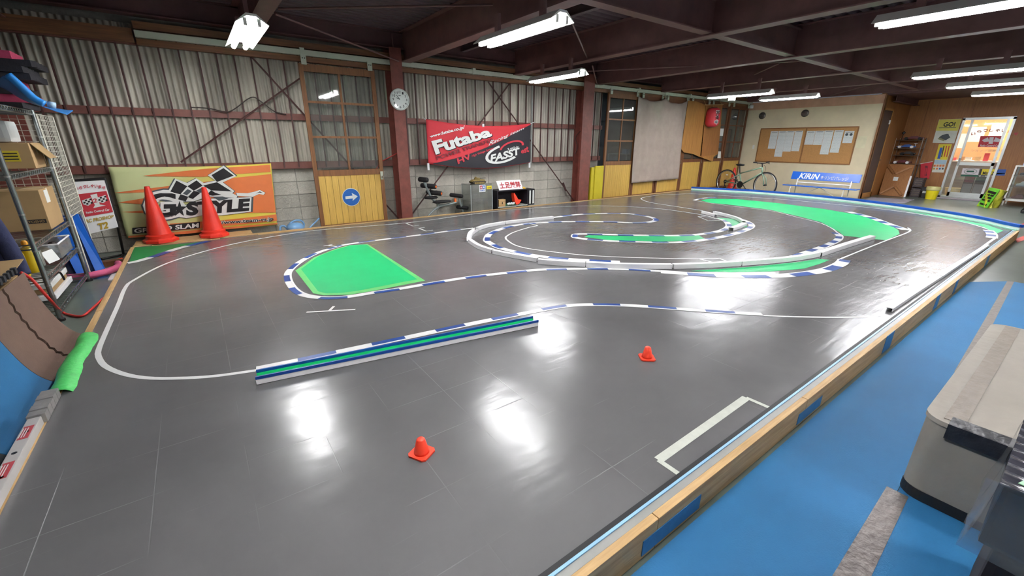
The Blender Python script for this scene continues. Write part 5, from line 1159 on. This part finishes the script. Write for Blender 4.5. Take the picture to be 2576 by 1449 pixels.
for k in range(14):
    w_ = random.uniform(.06, .13); h_ = random.uniform(.06, .24); y = 1.55+k*.165
    solo('goods_box', 'small %s package in the row on the shop counter' % ('red', 'tan', 'white', 'brown')[k % 4], 'box', MB().bx(18.32+.05*(k % 3), 18.42+.05*(k % 3), y, y+w_, .971, .971+h_), ('cloth_red', 'pine', 'ink_white', 'table_brown')[k % 4], group='goods on the shop counter')
for k, (y, z, mt) in enumerate(((2.9, 1.5, 'ink_white'), (2.45, 1.55, 'ink_white'), (3.3, 1.3, 'ink_white'), (3.65, 1.6, 'poster_grey'))):
    solo('wall_paper', ('white price sheet on the orange shop wall', 'second white price sheet on the orange shop wall', 'lower white sheet on the orange shop wall', 'grey sheet at the edge of the orange shop wall')[k], 'paper', MB().bx(20.394, 20.399, y-.18, y+.18, z, z+.45), mt)
bsk = thing('basket', 'cream plastic basket on the shop floor behind the glass', 'basket', (17.5, 2.62, 0))
MB().lathe([(.14, 0.05), (.17, .22), (.175, .24), (.16, .24), (.13, .07), (0, .07)], (17.5, 2.58, 0), 24).build('tub', M('basket_cream', '#d9cba4', .6), bsk, smooth='auto'); MB().bx(17.35, 17.65, 2.44, 2.72, 0, .05).build('foot', 'basket_cream', bsk)
for k, (y, mt) in enumerate(((2.30, 'car_red'), (2.08, 'car_dark'))):
    pn = thing('leaning_poster', ('dark panel with a red picture leaning inside the shop', 'dark panel with a grey car picture leaning inside the shop')[k], 'poster', (17.35, y, 0)); MB().bx(17.33, 17.36, y-.10, y+.10, 0, .78).build('board', 'crate_dark', pn); MB().bx(17.325, 17.33, y-.09, y+.09, .42, .70).build('picture', mt, pn); MB().bx(17.325, 17.33, y-.09, y+.09, .1, .38).build('picture', M('panel_grey', '#77777c', .6), pn)
# ------------------------------------------------------------------ green bag, showcase, floor bits
bag = thing('goods_bag', 'lime green packed bag with black lettering slumped before the shop door', 'bag', (13.9, 1.95, 0))
zb2 = zz(9.058, 2420, 400)
fq = [WZ(2456, 517, .0), WZ(2482, 524, .0)]; fq += [WX(2515, 477, fq[1].x+.22), WX(2487, 472, fq[0].x+.22)]
bv = Vector((.30, -.16, 0)); bc4 = [fq[0], fq[1], fq[2], fq[3]]
def sackf(u, v):
    a = 2*PI*u; k = (abs(math.cos(a))**.6*(1 if math.cos(a) > 0 else -1)+1)/2; l = (abs(math.sin(a))**.6*(1 if math.sin(a) > 0 else -1)+1)/2
    b0 = bc4[0].lerp(bc4[1], k); b1 = bc4[3].lerp(bc4[2], k); p = b0.lerp(b1, v) + bv*l*(1-.25*v)
    return p + Vector((.03*math.sin(7*a+9*v), .03*math.sin(5*a+6*v), -.05*v*l+.012*math.sin(9*a)*v))
mb = MB().grid(sackf, 32, 10); mb.add([sackf(k/32, 1) for k in range(32)], [tuple(range(32))]); mb.build('sack', M('bag_yellow', '#b8b838', .35, var=.25, sc=8, bump=.5, bsc=14), bag, smooth=True)
for v in fq: v += Vector((-.035, -.01, .004))
MB().prism(fq, (.02, 0, .01)).build('front_panel', M('bag_green', '#6fcf3a', .35, var=.08), bag, bevel=.008)
fu = lambda u, v: fq[0].lerp(fq[1], u).lerp(fq[3].lerp(fq[2], u), v)+Vector((-.012, 0, .006))
MB().add([fu(.1, .74), fu(.88, .70), fu(.90, .82), fu(.12, .86)], [(0, 1, 2, 3)]).build('black_bar', 'ink_black', bag)
for v_, us in ((.62, (.1, .3, .34, .5, .56, .85)), (.48, (.12, .22, .3, .42, .46, .8)), (.34, (.1, .4, .44, .6, .64, .84)), (.12, (.15, .5, .55, .8))):
    for ua, ub in zip(us[::2], us[1::2]): MB().add([fu(ua, v_-.03), fu(ub, v_-.04), fu(ub, v_+.05), fu(ua, v_+.06)], [(0, 1, 2, 3)]).build('print_mark', 'ink_black', bag)
sc0 = WX(2522, 505, 15.9)
cs2 = thing('showcase', 'white framed glass showcase with toy cars beside the shop door', 'showcase', (16.2, sc0.y-.5, 0)); cy1 = sc0.y; cy0 = cy1-1.1; cz0, cz1 = .16, .92
M('case_white', '#e6e4de', .45)
for x in (15.9, 16.5):
    for y in (cy0, cy1-.03): MB().bx(x, x+.03, y, y+.03, 0 if True else cz0, cz1).build('post', 'case_white', cs2)
for z in (cz0-.04, .45, .70, cz1): MB().bx(15.9, 16.53, cy0, cy1, z, z+(.05 if z < .2 else .025)).build('shelf', 'case_white' if z in (cz0-.04, cz1) else 'acrylic', cs2)
MB().bx(15.905, 15.91, cy0+.03, cy1-.03, cz0+.02, cz1).build('front_glass', 'pane_glass', cs2); MB().bx(15.93, 16.5, cy1-.012, cy1-.007, cz0+.02, cz1).build('side_glass', 'pane_glass', cs2)
for k, z in enumerate((cz0+.012, .476, .726)):
    for j in range(3):
        y = cy1-.2-j*.28; solo('toy_car', '%s toy car on the %s shelf of the showcase' % (('red', 'silver', 'dark')[(k+j) % 3], ('bottom', 'middle', 'upper')[k]), 'toy car', MB().prism([(16.05, y+a, z+b) for a, b in ((.1, .002), (.1, .04), (.04, .06), (.02, .10), (-.06, .10), (-.1, .05), (-.1, .002))], (.14, 0, 0)), ('car_red', 'rim_silver', 'car_dark')[(k+j) % 3], group='toy cars in the showcase', bevel=.008)
bxw = solo('box', 'white and blue carton standing on the showcase', 'box', MB().bx(16.0, 16.2, cy1-.35, cy1-.1, cz1+.026, cz1+.22), M('carton_blue', '#b8c4dc', .6, var=.1))
gm = [WZ(*p, 0) for p in ((2165, 508), (2275, 512), (2300, 503), (2190, 497))]
solo('door_mat', 'grey mat on the floor before the brown side door', 'mat', MB().prism([(v.x, v.y, .001) for v in gm], (0, 0, .01)), M('mat_grey', '#8f8a94', .9, bump=.3))
solo('door_mat', 'narrow grey mat along the shop door sill', 'mat', MB().bx(16.5, 16.9, 1.85, 2.75, .001, .012), 'mat_grey')
for k, pp in enumerate((((2545, 573), (2600, 552), (2605, 560), (2552, 580)), ((2552, 602), (2600, 585), (2606, 594), (2560, 610)))):
    solo('floor_tape', ('strip of red tape on the green floor nearer the shop', 'strip of red tape on the green floor nearer the rim corner')[k], 'tape', MB().prism([(v.x, v.y, .0005) for v in (WZ(*p, 0) for p in pp)], (0, 0, .001)), M('tape_red', '#c8544c', .6))
sp = WZ(2570, 535, 0)
bt_ = thing('boot', 'black boot like item standing on the floor under the showcase', 'boot', sp)
MB().lathe([(.07, 0), (.075, .05), (.05, .10), (.055, .22), (.04, .22), (.0, .2)], sp+Vector((0, -.05, 0)), 16, Matrix.Diagonal((1.3, 1, 1, 1))).build('upper', 'black_rubber', bt_, smooth=True); MB().bx(sp.x-.15, sp.x-.0, sp.y-.1, sp.y, 0.001, .06).build('toe', 'black_rubber', bt_, bevel=.015)
# ------------------------------------------------------------------ chrome rack at the left with boxes
GX0, GX1, GY0, GY1 = -1.57, -1.12, 4.74, 6.02
lk = thing('wire_rack', 'tall chrome wire rack loaded with cartons at the left wall', 'rack', ((GX0+GX1)/2, (GY0+GY1)/2, 0))
M('rack_chrome', '#9aa09e', .25, metal=.85); M('rack_wire', '#a9aaa6', .3, metal=.8)
for x in (GX0, GX1):
    for y in (GY0, GY1):
        p_ = MB().tube([(x, y, 0.02), (x, y, 1.68)], .017, 12).build('post', 'rack_chrome', lk, smooth='auto')
        MB().lathe([(.03, 0), (.03, .02), (.012, .03)], (x, y, 0), 10).build('foot', 'black_plastic', p_)
        for k in range(5): MB().lathe([(.0185, 0), (.0185, .012)], (x, y, .3+k*.28), 12).build('collar', 'rack_wire', p_)
SHZ = (.05, .335, .60, 1.12, 1.62)
for z in SHZ:
    f = MB().tube([(GX0, GY0, z), (GX1, GY0, z), (GX1, GY1, z), (GX0, GY1, z)], .006, 6, True).build('shelf_frame', 'rack_chrome', lk)
    MB().tube([(GX0, GY0, z+.035), (GX1, GY0, z+.035), (GX1, GY1, z+.035), (GX0, GY1, z+.035)], .005, 6, True).build('shelf_rim', 'rack_chrome', f)
    zig = MB(); pts = [(GX1, GY0+(GY1-GY0)*k/40, z+(.002 if k % 2 else .033)) for k in range(41)]; zig.tube(pts, .004, 5); zig.build('truss_wire', 'rack_chrome', f)
    for k in range(1, 22): MB().tube([(GX0, GY0+(GY1-GY0)*k/22, z+.004), (GX1, GY0+(GY1-GY0)*k/22, z+.004)], .003, 4).build('shelf_wire', 'rack_wire', f)
M('cardboard', '#a78a60', .85, var=.06, sc=5); M('cardboard_dark', '#8f744e', .85, var=.06, sc=5); M('packing_tape', '#c9b898', .4); M('box_label_yellow', '#c9b52c', .6)
def carton(x0, x1, y0, y1, z0, z1, lab, flap=True):
    c = thing('carton', lab, 'carton', ((x0+x1)/2, (y0+y1)/2, z0), 'cartons on the rack')
    MB().bx(x0, x1, y0, y1, z0, z1).build('body', 'cardboard', c, bevel=.004)
    MB().bx(x0+.01, x1-.01, (y0+y1)/2-.025, (y0+y1)/2+.025, z1, z1+.0015).build('tape', 'packing_tape', c); MB().bx(x1, x1+.0015, (y0+y1)/2-.025, (y0+y1)/2+.025, z1-.10, z1).build('tape', 'packing_tape', c)
    return c
c1 = carton(-1.54, -1.145, 5.66, 6.05, SHZ[3]+.04, 1.375, 'open carton with yellow sticker on the upper rack shelf')
MB().bx(-1.36, -1.22, 5.657, 5.66, 1.22, 1.31).build('sticker', 'box_label_yellow', c1)
for k in range(3): MB().bx(-1.35, -1.23, 5.6555, 5.657, 1.235+k*.024, 1.245+k*.024).build('print_line', 'ink_black', c1)
MB().prism([(-1.145, 5.70, 1.373), (-1.145, 6.0, 1.373), (-1.06, 6.02, 1.24), (-1.06, 5.76, 1.24)], (.004, 0, .002)).build('flap', 'cardboard', c1)
c2 = carton(-1.52, -1.145, 5.48, 5.98, SHZ[2]+.04, .985, 'big taped carton with black brand print on the middle shelf')
MB().bx(-1.30, -1.16, 5.4775, 5.48, .70, .735).build('print_plate', 'ink_black', c2)
text_mb('KYOSHO', [Vector(v) for v in ((-1.29, 5.4768, .707), (-1.17, 5.4768, .707), (-1.17, 5.4768, .728), (-1.29, 5.4768, .728))], .02).build('lettering', M('print_brown', '#a08458', .8), c2)
MB().bx(-1.1448, -1.1425, 5.62, 5.74, .86, .97).build('paper_label', 'ink_white', c2)
solo('white_case', 'white rounded plastic case standing on the upper carton', 'case', MB().bx(-1.52, -1.24, 5.70, 6.0, 1.378, 1.56), M('case_pale', '#d3d6d4', .4), bevel=.04)
# things on the lower shelves
M('bottle_yellow', '#cfb420', .35, var=.05); M('cap_yellow', '#e09a20', .4)
for k, (x, y) in enumerate(((-1.22, 4.98), (-1.26, 4.86), (-1.36, 5.02))):
    b_ = thing('spray_bottle', 'tall yellow plastic bottle on the lower rack shelf', 'bottle', (x, y, SHZ[1]+.04), 'yellow bottles on the rack')
    MB().lathe([(.042, 0), (.045, .01), (.045, .17), (.036, .20), (.016, .215), (.016, .225)], (x, y, SHZ[1]+.04), 16).build('body', 'bottle_yellow', b_, smooth='auto')
    MB().lathe([(.02, .222), (.02, .25), (.012, .262), (0, .263)], (x, y, SHZ[1]+.04), 14).build('cap', 'cap_yellow', b_, smooth='auto')
solo('tin', 'grey metal tin next to the yellow bottles', 'tin', MB().lathe([(.04, 0), (.04, .13), (.036, .135), (0, .135)], (-1.24, 5.22, SHZ[1]+.04), 20), M('tin_grey', '#8d948a', .3, metal=.5), smooth='auto')
solo('card', 'small white label card leaning by the grey tin', 'card', MB().prism([(-1.19, 5.26, SHZ[1]+.04), (-1.15, 5.42, SHZ[1]+.04), (-1.18, 5.42, SHZ[1]+.14), (-1.22, 5.26, SHZ[1]+.14)], (.004, 0, 0)), 'ink_white')
for k, (x0, x1, y0, y1, mt) in enumerate(((-1.5, -1.18, 5.1, 5.75, 'white_plastic'), (-1.48, -1.2, 5.15, 5.7, 'cardboard'), (-1.49, -1.19, 5.12, 5.72, 'ink_white'))):
    zb0 = SHZ[0]+.04+.05*k
    solo('flat_box', ('lowest flat white tray on the bottom rack shelf', 'thin cardboard sheet pile between two trays', 'upper white tray on the bottom rack shelf')[k], 'tray', MB().bx(x0, x1, y0, y1, zb0, zb0+.045), mt, bevel=.006)
tb2 = thing('clear_tub', 'clear plastic tub with odd parts on the lower rack shelf', 'tub', (-1.3, 5.65, SHZ[1]+.04))
GLASS('clear_plastic', '#e6eaf2', .35, .15); zt0 = SHZ[1]+.04
for bxs in ((-1.5, -1.14, 5.46, 5.464, zt0, zt0+.13), (-1.5, -1.14, 5.93, 5.934, zt0, zt0+.13), (-1.5, -1.496, 5.464, 5.93, zt0, zt0+.13), (-1.144, -1.14, 5.464, 5.93, zt0, zt0+.13), (-1.496, -1.144, 5.464, 5.93, zt0, zt0+.004)): MB().bx(*bxs).build('wall', 'clear_plastic', tb2)
MB().tube([(-1.5, 5.46, zt0+.13), (-1.14, 5.46, zt0+.13), (-1.14, 5.934, zt0+.13), (-1.5, 5.934, zt0+.13)], .008, 6, True).build('rim', 'white_plastic', tb2)
for k, (mt, y) in enumerate((('pine', 5.54), ('ink_white', 5.69), ('cable_dark', 5.84))): solo('spare_part', ('tan lump of spare parts in the clear tub', 'white lump of spare parts in the clear tub', 'dark lump of spare parts in the clear tub')[k], 'parts', MB().lathe([(.0, 0), (.06, .01), (.05, .06), (.02, .09), (0, .09)], (-1.25, y, zt0+.006), 9), mt)
kt = thing('iron_stand', 'black wire stand with pale base on the rack floor shelf', 'stand', (-1.2, 5.4, .09))
MB().tube(smooth_path([(-1.16, 4.98, .30), (-1.14, 5.1, .31), (-1.13, 5.2, .30), (-1.13, 5.25, .22)], 4), .008, 8).build('wire', 'black_tube', kt); MB().tube([(-1.13, 5.25, .22), (-1.13, 5.25, .25)], .008, 8).build('wire', 'black_tube', kt)
# foam pads, black strips and a blue sheet on top
M('foam_pink', '#b4405f', .8, var=.08, sc=8, bump=.15); M('foam_dark', '#222024', .85, var=.2, sc=14, bump=.2); M('sheet_blue', '#3a7fc0', .45, var=.06)
zt = 1.663
pads = [(-1.56, -1.12, 5.78, 6.2, .035, 'foam_dark'), (-1.54, -1.06, 5.80, 6.2, .05, 'foam_pink'), (-1.57, -1.10, 5.78, 6.2, .045, 'foam_dark'), (-1.55, -1.12, 5.80, 6.18, .05, 'foam_pink'), (-1.60, -1.02, 5.82, 6.25, .04, 'foam_dark'), (-1.58, -1.05, 5.8, 6.2, .04, 'foam_dark'), (-1.57, -.99, 5.82, 6.25, .04, 'foam_dark'), (-1.58, -1.10, 5.84, 6.18, .05, 'foam_pink')]
for k, (x0, x1, y0, y1, h, mt) in enumerate(pads):
    h2 = h+.012; jag = MB()
    pl_ = [(x0, y0), (x1, y0)]
    n = 9
    for i in range(n+1):
        y = y0+(y1-y0)*i/n; pl_.append((x1 + (.03 if i % 2 else 0)*(1 if mt == 'foam_dark' else .25), y))
    pl_ += [(x0, y1)]
    jag.prism([(a, b_, zt) for a, b_ in pl_[0:1]+pl_[2:]], (0, 0, h2))
    solo('foam_pad', '%s foam pad, number %s from below in the pile on the rack' % ('pink' if mt == 'foam_pink' else 'black', ('one', 'two', 'three', 'four', 'five', 'six', 'seven', 'eight')[k]), 'foam pad', jag, mt, group='foam pads on the rack'); zt += h2+.002
def bluef(u, v):
    y = 5.15+.95*v; t_ = u
    x = -1.30+.42*t_; z = 2.02-.40*t_**.75+.06*t_**3
    return (x+.10*v*t_, y+.1*t_, z + .015*math.sin(v*7+u*4))
bs = thing('blue_sheet', 'bent blue plastic sheet sliding off the rack top', 'sheet', (-1.0, 5.6, 1.6))
sheetp = smooth_path([WY(*p, 5.4) for p in ((8, 190), (30, 205), (62, 238), (95, 262), (130, 276), (168, 288))], 4)
m = MB(); m.grid(lambda u, v: sheetp[min(len(sheetp)-1, int(u*(len(sheetp)-1)))] + Vector((-.16*(1-u)*v, +.33*v, -.10*v*(1-u)+.05*v)), len(sheetp)-1, 6, (.002, 0, -.004)); m.build('sheet', 'sheet_blue', bs, smooth=True)
MB().tube(smooth_path([WY(*p, 5.39) for p in ((20, 188), (50, 215), (85, 247), (112, 262))], 4), .028, 12).build('rolled_edge', M('sheet_blue_light', '#2f8ad8', .4), bs, smooth=True)
MB().tube([WY(120, 262, 5.43), WY(140, 266, 5.43)], .026, 12).build('roll_end', M('sheet_pale', '#a9c8e0', .4), bs, smooth=True)
solo('white_board', 'thin white board lying on the rack top under the blue sheet', 'board', MB().bx(-1.60, -1.14, 4.76, 5.22, 1.662, 1.69), 'white_plastic'); solo('grey_board', 'grey board lying on the white board on the rack top', 'board', MB().bx(-1.58, -1.16, 4.78, 5.2, 1.692, 1.72), M('board_grey', '#6d6a64', .7))
# white wire mesh panels
M('mesh_white', '#d9d6c6', .45)
def mesh_panel(o, ax, w_, h_, nw, nh, lab):
    t_ = thing('wire_grid', lab, 'wire grid', o, 'white wire mesh panels'); o = Vector(o); ax = Vector(ax)
    MB().tube([o, o+ax*w_, o+ax*w_+Vector((0, 0, h_)), o+Vector((0, 0, h_))], .007, 6, True).build('frame', 'mesh_white', t_)
    for k in range(1, nw): MB().tube([o+ax*w_*k/nw, o+ax*w_*k/nw+Vector((0, 0, h_))], .003, 4).build('wire', 'mesh_white', t_)
    for k in range(1, nh): MB().tube([o+Vector((0, 0, h_*k/nh)), o+ax*w_+Vector((0, 0, h_*k/nh))], .003, 4).build('wire', 'mesh_white', t_)
mesh_panel((-1.115, 6.10, .66), (0, 1, 0), .64, .97, 10, 20, 'white wire mesh panel standing out beyond the rack post')
mesh_panel((-1.56, 6.07, .66), (1, 0, 0), .43, .97, 8, 20, 'white wire mesh panel across the rack end behind cartons')
for y in (6.14, 6.70): MB().tube([(-1.115, y, 0), (-1.115, y, .66)], .008, 6).build('leg', 'mesh_white', bpy.data.objects['wire_grid'])
# blue boards, pink foam strip, white board on the floor
bbd = thing('blue_boards', 'blue folded plastic boards standing behind the rack', 'board', (-1.15, 6.4, 0))
M('board_blue', '#1560c0', .35, var=.08); M('board_blue_dark', '#17356f', .4, var=.1)
MB().prism([(-1.30, 6.30, .0), (-1.02, 6.34, .0), (-1.10, 6.46, .64), (-1.38, 6.42, .64)], (0, .02, 0)).build('rear_leaf', 'board_blue_dark', bbd)
MB().prism([(-1.08, 6.22, 0), (-1.00, 6.24, 0), (-1.11, 6.42, .65), (-1.17, 6.42, .65)], (.0, .02, 0)).build('front_leaf', 'board_blue', bbd)
MB().prism([(-1.22, 6.18, 0), (-1.12, 6.22, 0), (-1.22, 6.36, .55), (-1.32, 6.36, .55)], (.0, .02, 0)).build('front_leaf', 'board_blue', bbd)
pk = smooth_path([Vector((-1.30, 6.08, .05)), Vector((-1.12, 6.06, .05)), Vector((-.98, 6.12, .055)), Vector((-.90, 6.28, .06)), Vector((-.92, 6.46, .06))], 6)
solo('foam_strip', 'bent pink foam strip around the foot of the blue boards', 'foam strip', MB().tube(pk, .035, 10), M('foam_pink2', '#c65a80', .8, bump=.15), smooth=True)
solo('white_plank', 'white plank lying on the floor under the pink foam strip', 'plank', MB().bx(-.96, -.84, 5.9, 6.2, 0, .012), 'white_plastic')
solo('timber', 'dark timber lying along the wall behind the left rim', 'timber', MB().bx(-1.3, -.86, 6.62, 6.72, 0, .06), 'brown_wood')
solo('red_ball', 'small red ball on the dark floor by the stand sign', 'ball', MB().lathe([(0, 0), (.03, .01), (.035, .03), (.025, .055), (0, .06)], (-.93, 6.75, .002), 12), 'cone_orange', smooth=True)
# navy jacket on the near end of the rack
def jack(u, v):
    z = 1.16-.86*v; w_ = .30+.10*v
    return (-1.62+(w_+.05*math.sin(v*5))*u + .03*v*u, 4.66-.04*math.sin(u*9+v*2)-.05*math.sin(PI*v)*u, z)
jk = thing('jacket', 'navy work jacket hanging on the near end of the rack', 'jacket', (-1.4, 4.62, .3))
MB().grid(jack, 22, 20, (0, .012, 0)).build('body', M('navy_cloth', '#2c3150', .9, var=.15, sc=10, bump=.3, bsc=25), jk, smooth=True)
MB().tube(smooth_path([(-1.30, 4.60, 1.05), (-1.24, 4.58, .85), (-1.20, 4.57, .62), (-1.19, 4.57, .45)], 5), [.05]*6+[.055]*6+[.05]*4 if False else .05, 12).build('sleeve', 'navy_cloth', jk, smooth=True)
MB().tube([(-1.58, 4.69, 1.19), (-1.18, 4.69, 1.19)], .008, 8).build('hanger_bar', 'black_tube', jk)
# red hose
hz = smooth_path([WX(52, 685, -1.13), WX(78, 701, -1.10), WX(107, 733, -1.07), WX(130, 759, -1.06), WZ(156, 785, .03), WZ(185, 794, .012), WZ(209, 794, .012), WZ(232, 776, .012), WZ(281, 731, .012)], 5)
solo('hose', 'thin red hose looping over the floor before the rack', 'hose', MB().tube(hz, .010, 8), M('hose_red', '#d63a34', .4), smooth=True)
# ------------------------------------------------------------------ foam floor mats turned up along the left rim
prof = [(-.87, .012), (-.915, .025), (-.965, .075), (-1.01, .165), (-1.05, .30), (-1.075, .42), (-1.085, .54)]
pp = smooth_path([Vector((x, 0, z)) for x, z in prof], 4); np_ = len(pp)-1
def curved(y0, y1, nm, lab, mt, teeth0=0, teeth1=0, grp='turned-up foam mats'):
    def fn(u, v):
        p = pp[min(np_, int(round(u*np_)))]
        a = y0 + (teeth0*(1 if int(u*26) % 2 else -1) if v == 0 else 0); b = y1 + (teeth1*(1 if int(u*26) % 2 else -1) if v == 1 else 0)
        return (p.x, a+(b-a)*v, p.z)
    mb = MB().grid(fn, np_, 6, (-.012, 0, -.008)); return solo(nm, lab, 'mat', mb, mt, grp)
M('mat_brown', '#6f584c', .85, var=.06, sc=8, bump=.15, bsc=120); M('mat_blue', '#1f6899', .7, var=.06, sc=3, bump=.12, bsc=150); M('mat_black', '#2b2d31', .8, bump=.15)
curved(3.81, 4.22, 'foam_mat', 'brown jigsaw foam mat turned up nearest the rack', 'mat_brown', .012, 0)
curved(3.40, 3.775, 'foam_mat', 'brown jigsaw foam mat turned up next to the blue one', 'mat_brown', 0, .012)
curved(2.62, 3.395, 'foam_mat', 'blue foam mat turned up along the left rim', 'mat_blue')
curved(1.6, 2.615, 'foam_mat', 'black foam mat turned up along the left rim', 'mat_black')
cbx = thing('carton', 'plain carton with serrated flap behind the brown mats', 'carton', (-1.4, 4.1, 0))
MB().bx(-1.66, -1.15, 3.9, 4.34, 0, .50).build('body', 'cardboard', cbx); MB().prism([(-1.66, 3.95, .501), (-1.13, 4.0, .52), (-1.10, 4.36, .60), (-1.66, 4.34, .60)], (0, 0, .006)).build('flap', 'cardboard', cbx)
for k in range(5): MB().bx(-1.125-.001*k, -1.105, 3.86+k*.075, 3.895+k*.075, .545, .585).build('tooth', 'mat_black', cbx)
# pale rail with red stickers on the left rim
rl = thing('edge_rail', 'pale perforated rail with red stickers on the left rim', 'rail', (LEFTX, 2.6, HP))
M('rail_pale', '#b9b6b2', .45, var=.05); M('sticker_red', '#b5484c', .5, var=.15, sc=40)
MB().bx(LEFTX-.03, LEFTX+.015, 1.2, 2.63, HP+.004, HP+.045).build('rail', 'rail_pale', rl, bevel=.003)
for k in range(8): MB().lathe([(.009, 0), (.009, .001)], (LEFTX-.008, 1.35+k*.165, HP+.045), 12).build('hole', 'black_plastic', rl)
for y in (1.62, 1.93, 2.22, 2.50):
    s_ = MB().bx(LEFTX-.024, LEFTX+.009, y-.055, y+.055, HP+.0453, HP+.046).build('sticker', 'sticker_red', rl)
    for j in (-1, 0, 1): MB().bx(LEFTX-.016+j*.008, LEFTX-.013+j*.008, y-.04, y+.04, HP+.0461, HP+.0465).build('sticker_print', 'ink_white', s_)
for k in range(5): MB().bx(LEFTX-.036, LEFTX+.026, 2.64+k*.054, 2.69+k*.054, HP+.004, HP+.05+.004*(k % 2)).build('rib', M('tape_silver', '#9c9a96', .35, metal=.3, var=.15, sc=30), rl)
MB().bx(LEFTX-.02, LEFTX+.02, .635, 4.35, .004, HP+.0035).build('left_board', 'pine_y', tk)
# ------------------------------------------------------------------ blue floor sheets, duct tape
def fl_mat(poly, lab): return solo('floor_mat', lab, 'floor mat', MB().prism([(x, y, .0005) for x, y in poly], (0, 0, .006)), 'mat_blue', 'blue floor mats')
fl_mat([(-.8, .0774), (6.94, .3444), (6.52, .60), (-.8, .60)], 'blue floor mat between the wooden rim and the taped seam')
fl_mat([(-.8, -1.9), (6.9, -1.9), (6.94, .3424), (-.8, .0754)], 'blue floor mat under the taped grey block')
fl_mat([(-.8, -3.5), (6.9, -3.5), (6.9, -1.91), (-.8, -1.91)], 'blue floor mat along the front wall')
M('duct_tape', '#6c6460', .45, metal=.2, var=.2, sc=20, bump=.3, bsc=30); M('duct_dark', '#6e655e', .5, var=.15, sc=14, bump=.2)
solo('duct_tape', 'strip of silver duct tape over the seam up to the grey block', 'tape', MB().prism([(1.0, .092, .007), (2.16, .142, .007), (2.16, .214, .007), (1.0, .184, .007)], (0, 0, .001)), 'duct_tape')
solo('duct_tape', 'strip of worn tape over the seam beyond the grey block', 'tape', MB().prism([(3.75, .204, .007), (6.94, .318, .007), (6.92, .366, .007), (3.75, .264, .007)], (0, 0, .001)), 'duct_dark')
# ------------------------------------------------------------------ padded grey block
pb_ = thing('foam_block', 'grey padded block bound with dark tape on the blue mat', 'foam block', (2.9, -.2, .007))
def rounded(x0, x1, y0, y1, r, z0, z1):
    pts = [];
    for cx_, cy_, a0 in ((x1-r, y1-r, 0), (x0+r, y1-r, PI/2), (x0+r, y0+r, PI), (x1-r, y0+r, 1.5*PI)):
        for k in range(7): a = a0+PI/2*k/6; pts.append((cx_+r*math.cos(a), cy_+r*math.sin(a), z0))
    return MB().prism(pts, (0, 0, z1-z0))
M('pad_grey', '#868178', .75, var=.05, sc=6, bump=.15, bsc=18); M('pad_top', '#989187', .7, var=.05, sc=5, bump=.25, bsc=12)
rounded(2.17, 3.74, -.75, .185, .07, .007, .365).build('body', 'pad_grey', pb_, smooth='auto')
rounded(2.165, 3.745, -.755, .19, .075, .366, .385).build('top_cover', 'pad_top', pb_, smooth='auto')
MB().bx(2.20, 3.72, .075, .135, .386, .3875).build('brown_tape', M('tape_brown', '#7f7468', .5, var=.12, sc=18, bump=.2), pb_)
M('tape_black', '#26262a', .4, var=.3, sc=30, bump=.3)
MB().bx(2.163, 2.235, -.7, .115, .386, .3885).build('black_tape', 'tape_black', pb_); MB().bx(2.158, 2.164, -.7, .115, .325, .388).build('black_tape', 'tape_black', pb_)
m = MB(); cor = []
for k in range(9): a = PI/2+PI/2*k/8; cor.append((2.24+.072*math.cos(a), .115+.072*math.sin(a)))
cor += [(2.168, -.02)]
for (xa, ya_), (xb, yb_) in zip(cor, cor[1:]): m.add([(xa, ya_, .008), (xb, yb_, .008), (xb, yb_, .055), (xa, ya_, .055)], [(0, 1, 2, 3)])
m.build('black_tape', 'black_rubber', pb_)
m = MB(); m.add([(2.166, -.02, .008), (2.166, -.35, .008), (2.166, -.35, .045), (2.166, -.02, .045)], [(0, 1, 2, 3)]); m.build('grey_tape', 'duct_tape', pb_)
# ------------------------------------------------------------------ film wrapped black case at the right
q0, q1 = WZ(2528, 1212, .60), WZ(2576, 1040, .60)
fc = thing('wrapped_case', 'black case wrapped in shiny clear film beside the grey block', 'case', (q0.x+.25, q0.y-.3, .007))
M('case_black', '#1b1b20', .35, var=.1, bump=.1, bsc=20)
pz = lambda a, b_, z: Vector((q0.x+a, q0.y-b_, z))
MB().prism([pz(0, 0, .40), pz(.46, 0, .40), pz(.46, .6, .40), pz(0, .6, .40)], (0, 0, .19)).build('body', 'case_black', fc, bevel=.012)
M('film', '#3a3a42', .2, var=.15, bump=.3, bsc=12, coat=.3)
m = MB(); m.grid(lambda u, v: pz(-.006+.472*u, -.006+.612*v, .594+.004*math.sin(u*60+1.5*math.sin(v*5))), 90, 8, (0, 0, -.003)); m.build('film_top', 'film', fc, smooth=True)
GLASS('film_clear', '#e2e2ea', .14, .15)
m = MB(); m.grid(lambda u, v: pz(-.008-.02*(1-v)**2+.002*math.sin(u*14), .60*u-.03, .38+.215*v), 24, 8); m.build('film_side', 'film_clear', fc, smooth=True)
m = MB(); m.grid(lambda u, v: pz(.48*u-.02, -.008-.02*(1-v)**2+.003*math.sin(u*14), .38+.215*v), 24, 8); m.build('film_side', 'film_clear', fc, smooth=True)
MB().prism([pz(.02, .02, .599), pz(.07, .035, .599), pz(.05, .30, .599), pz(.0, .28, .599)], (0, 0, .002)).build('green_label', M('mint', '#9fd0a8', .5), fc)
MB().prism([pz(.02, .03, .008), pz(.44, .03, .008), pz(.44, .57, .008), pz(.02, .57, .008)], (0, 0, .39)).build('under_frame', M('brown_black', '#241a18', .7), fc, bevel=.02)
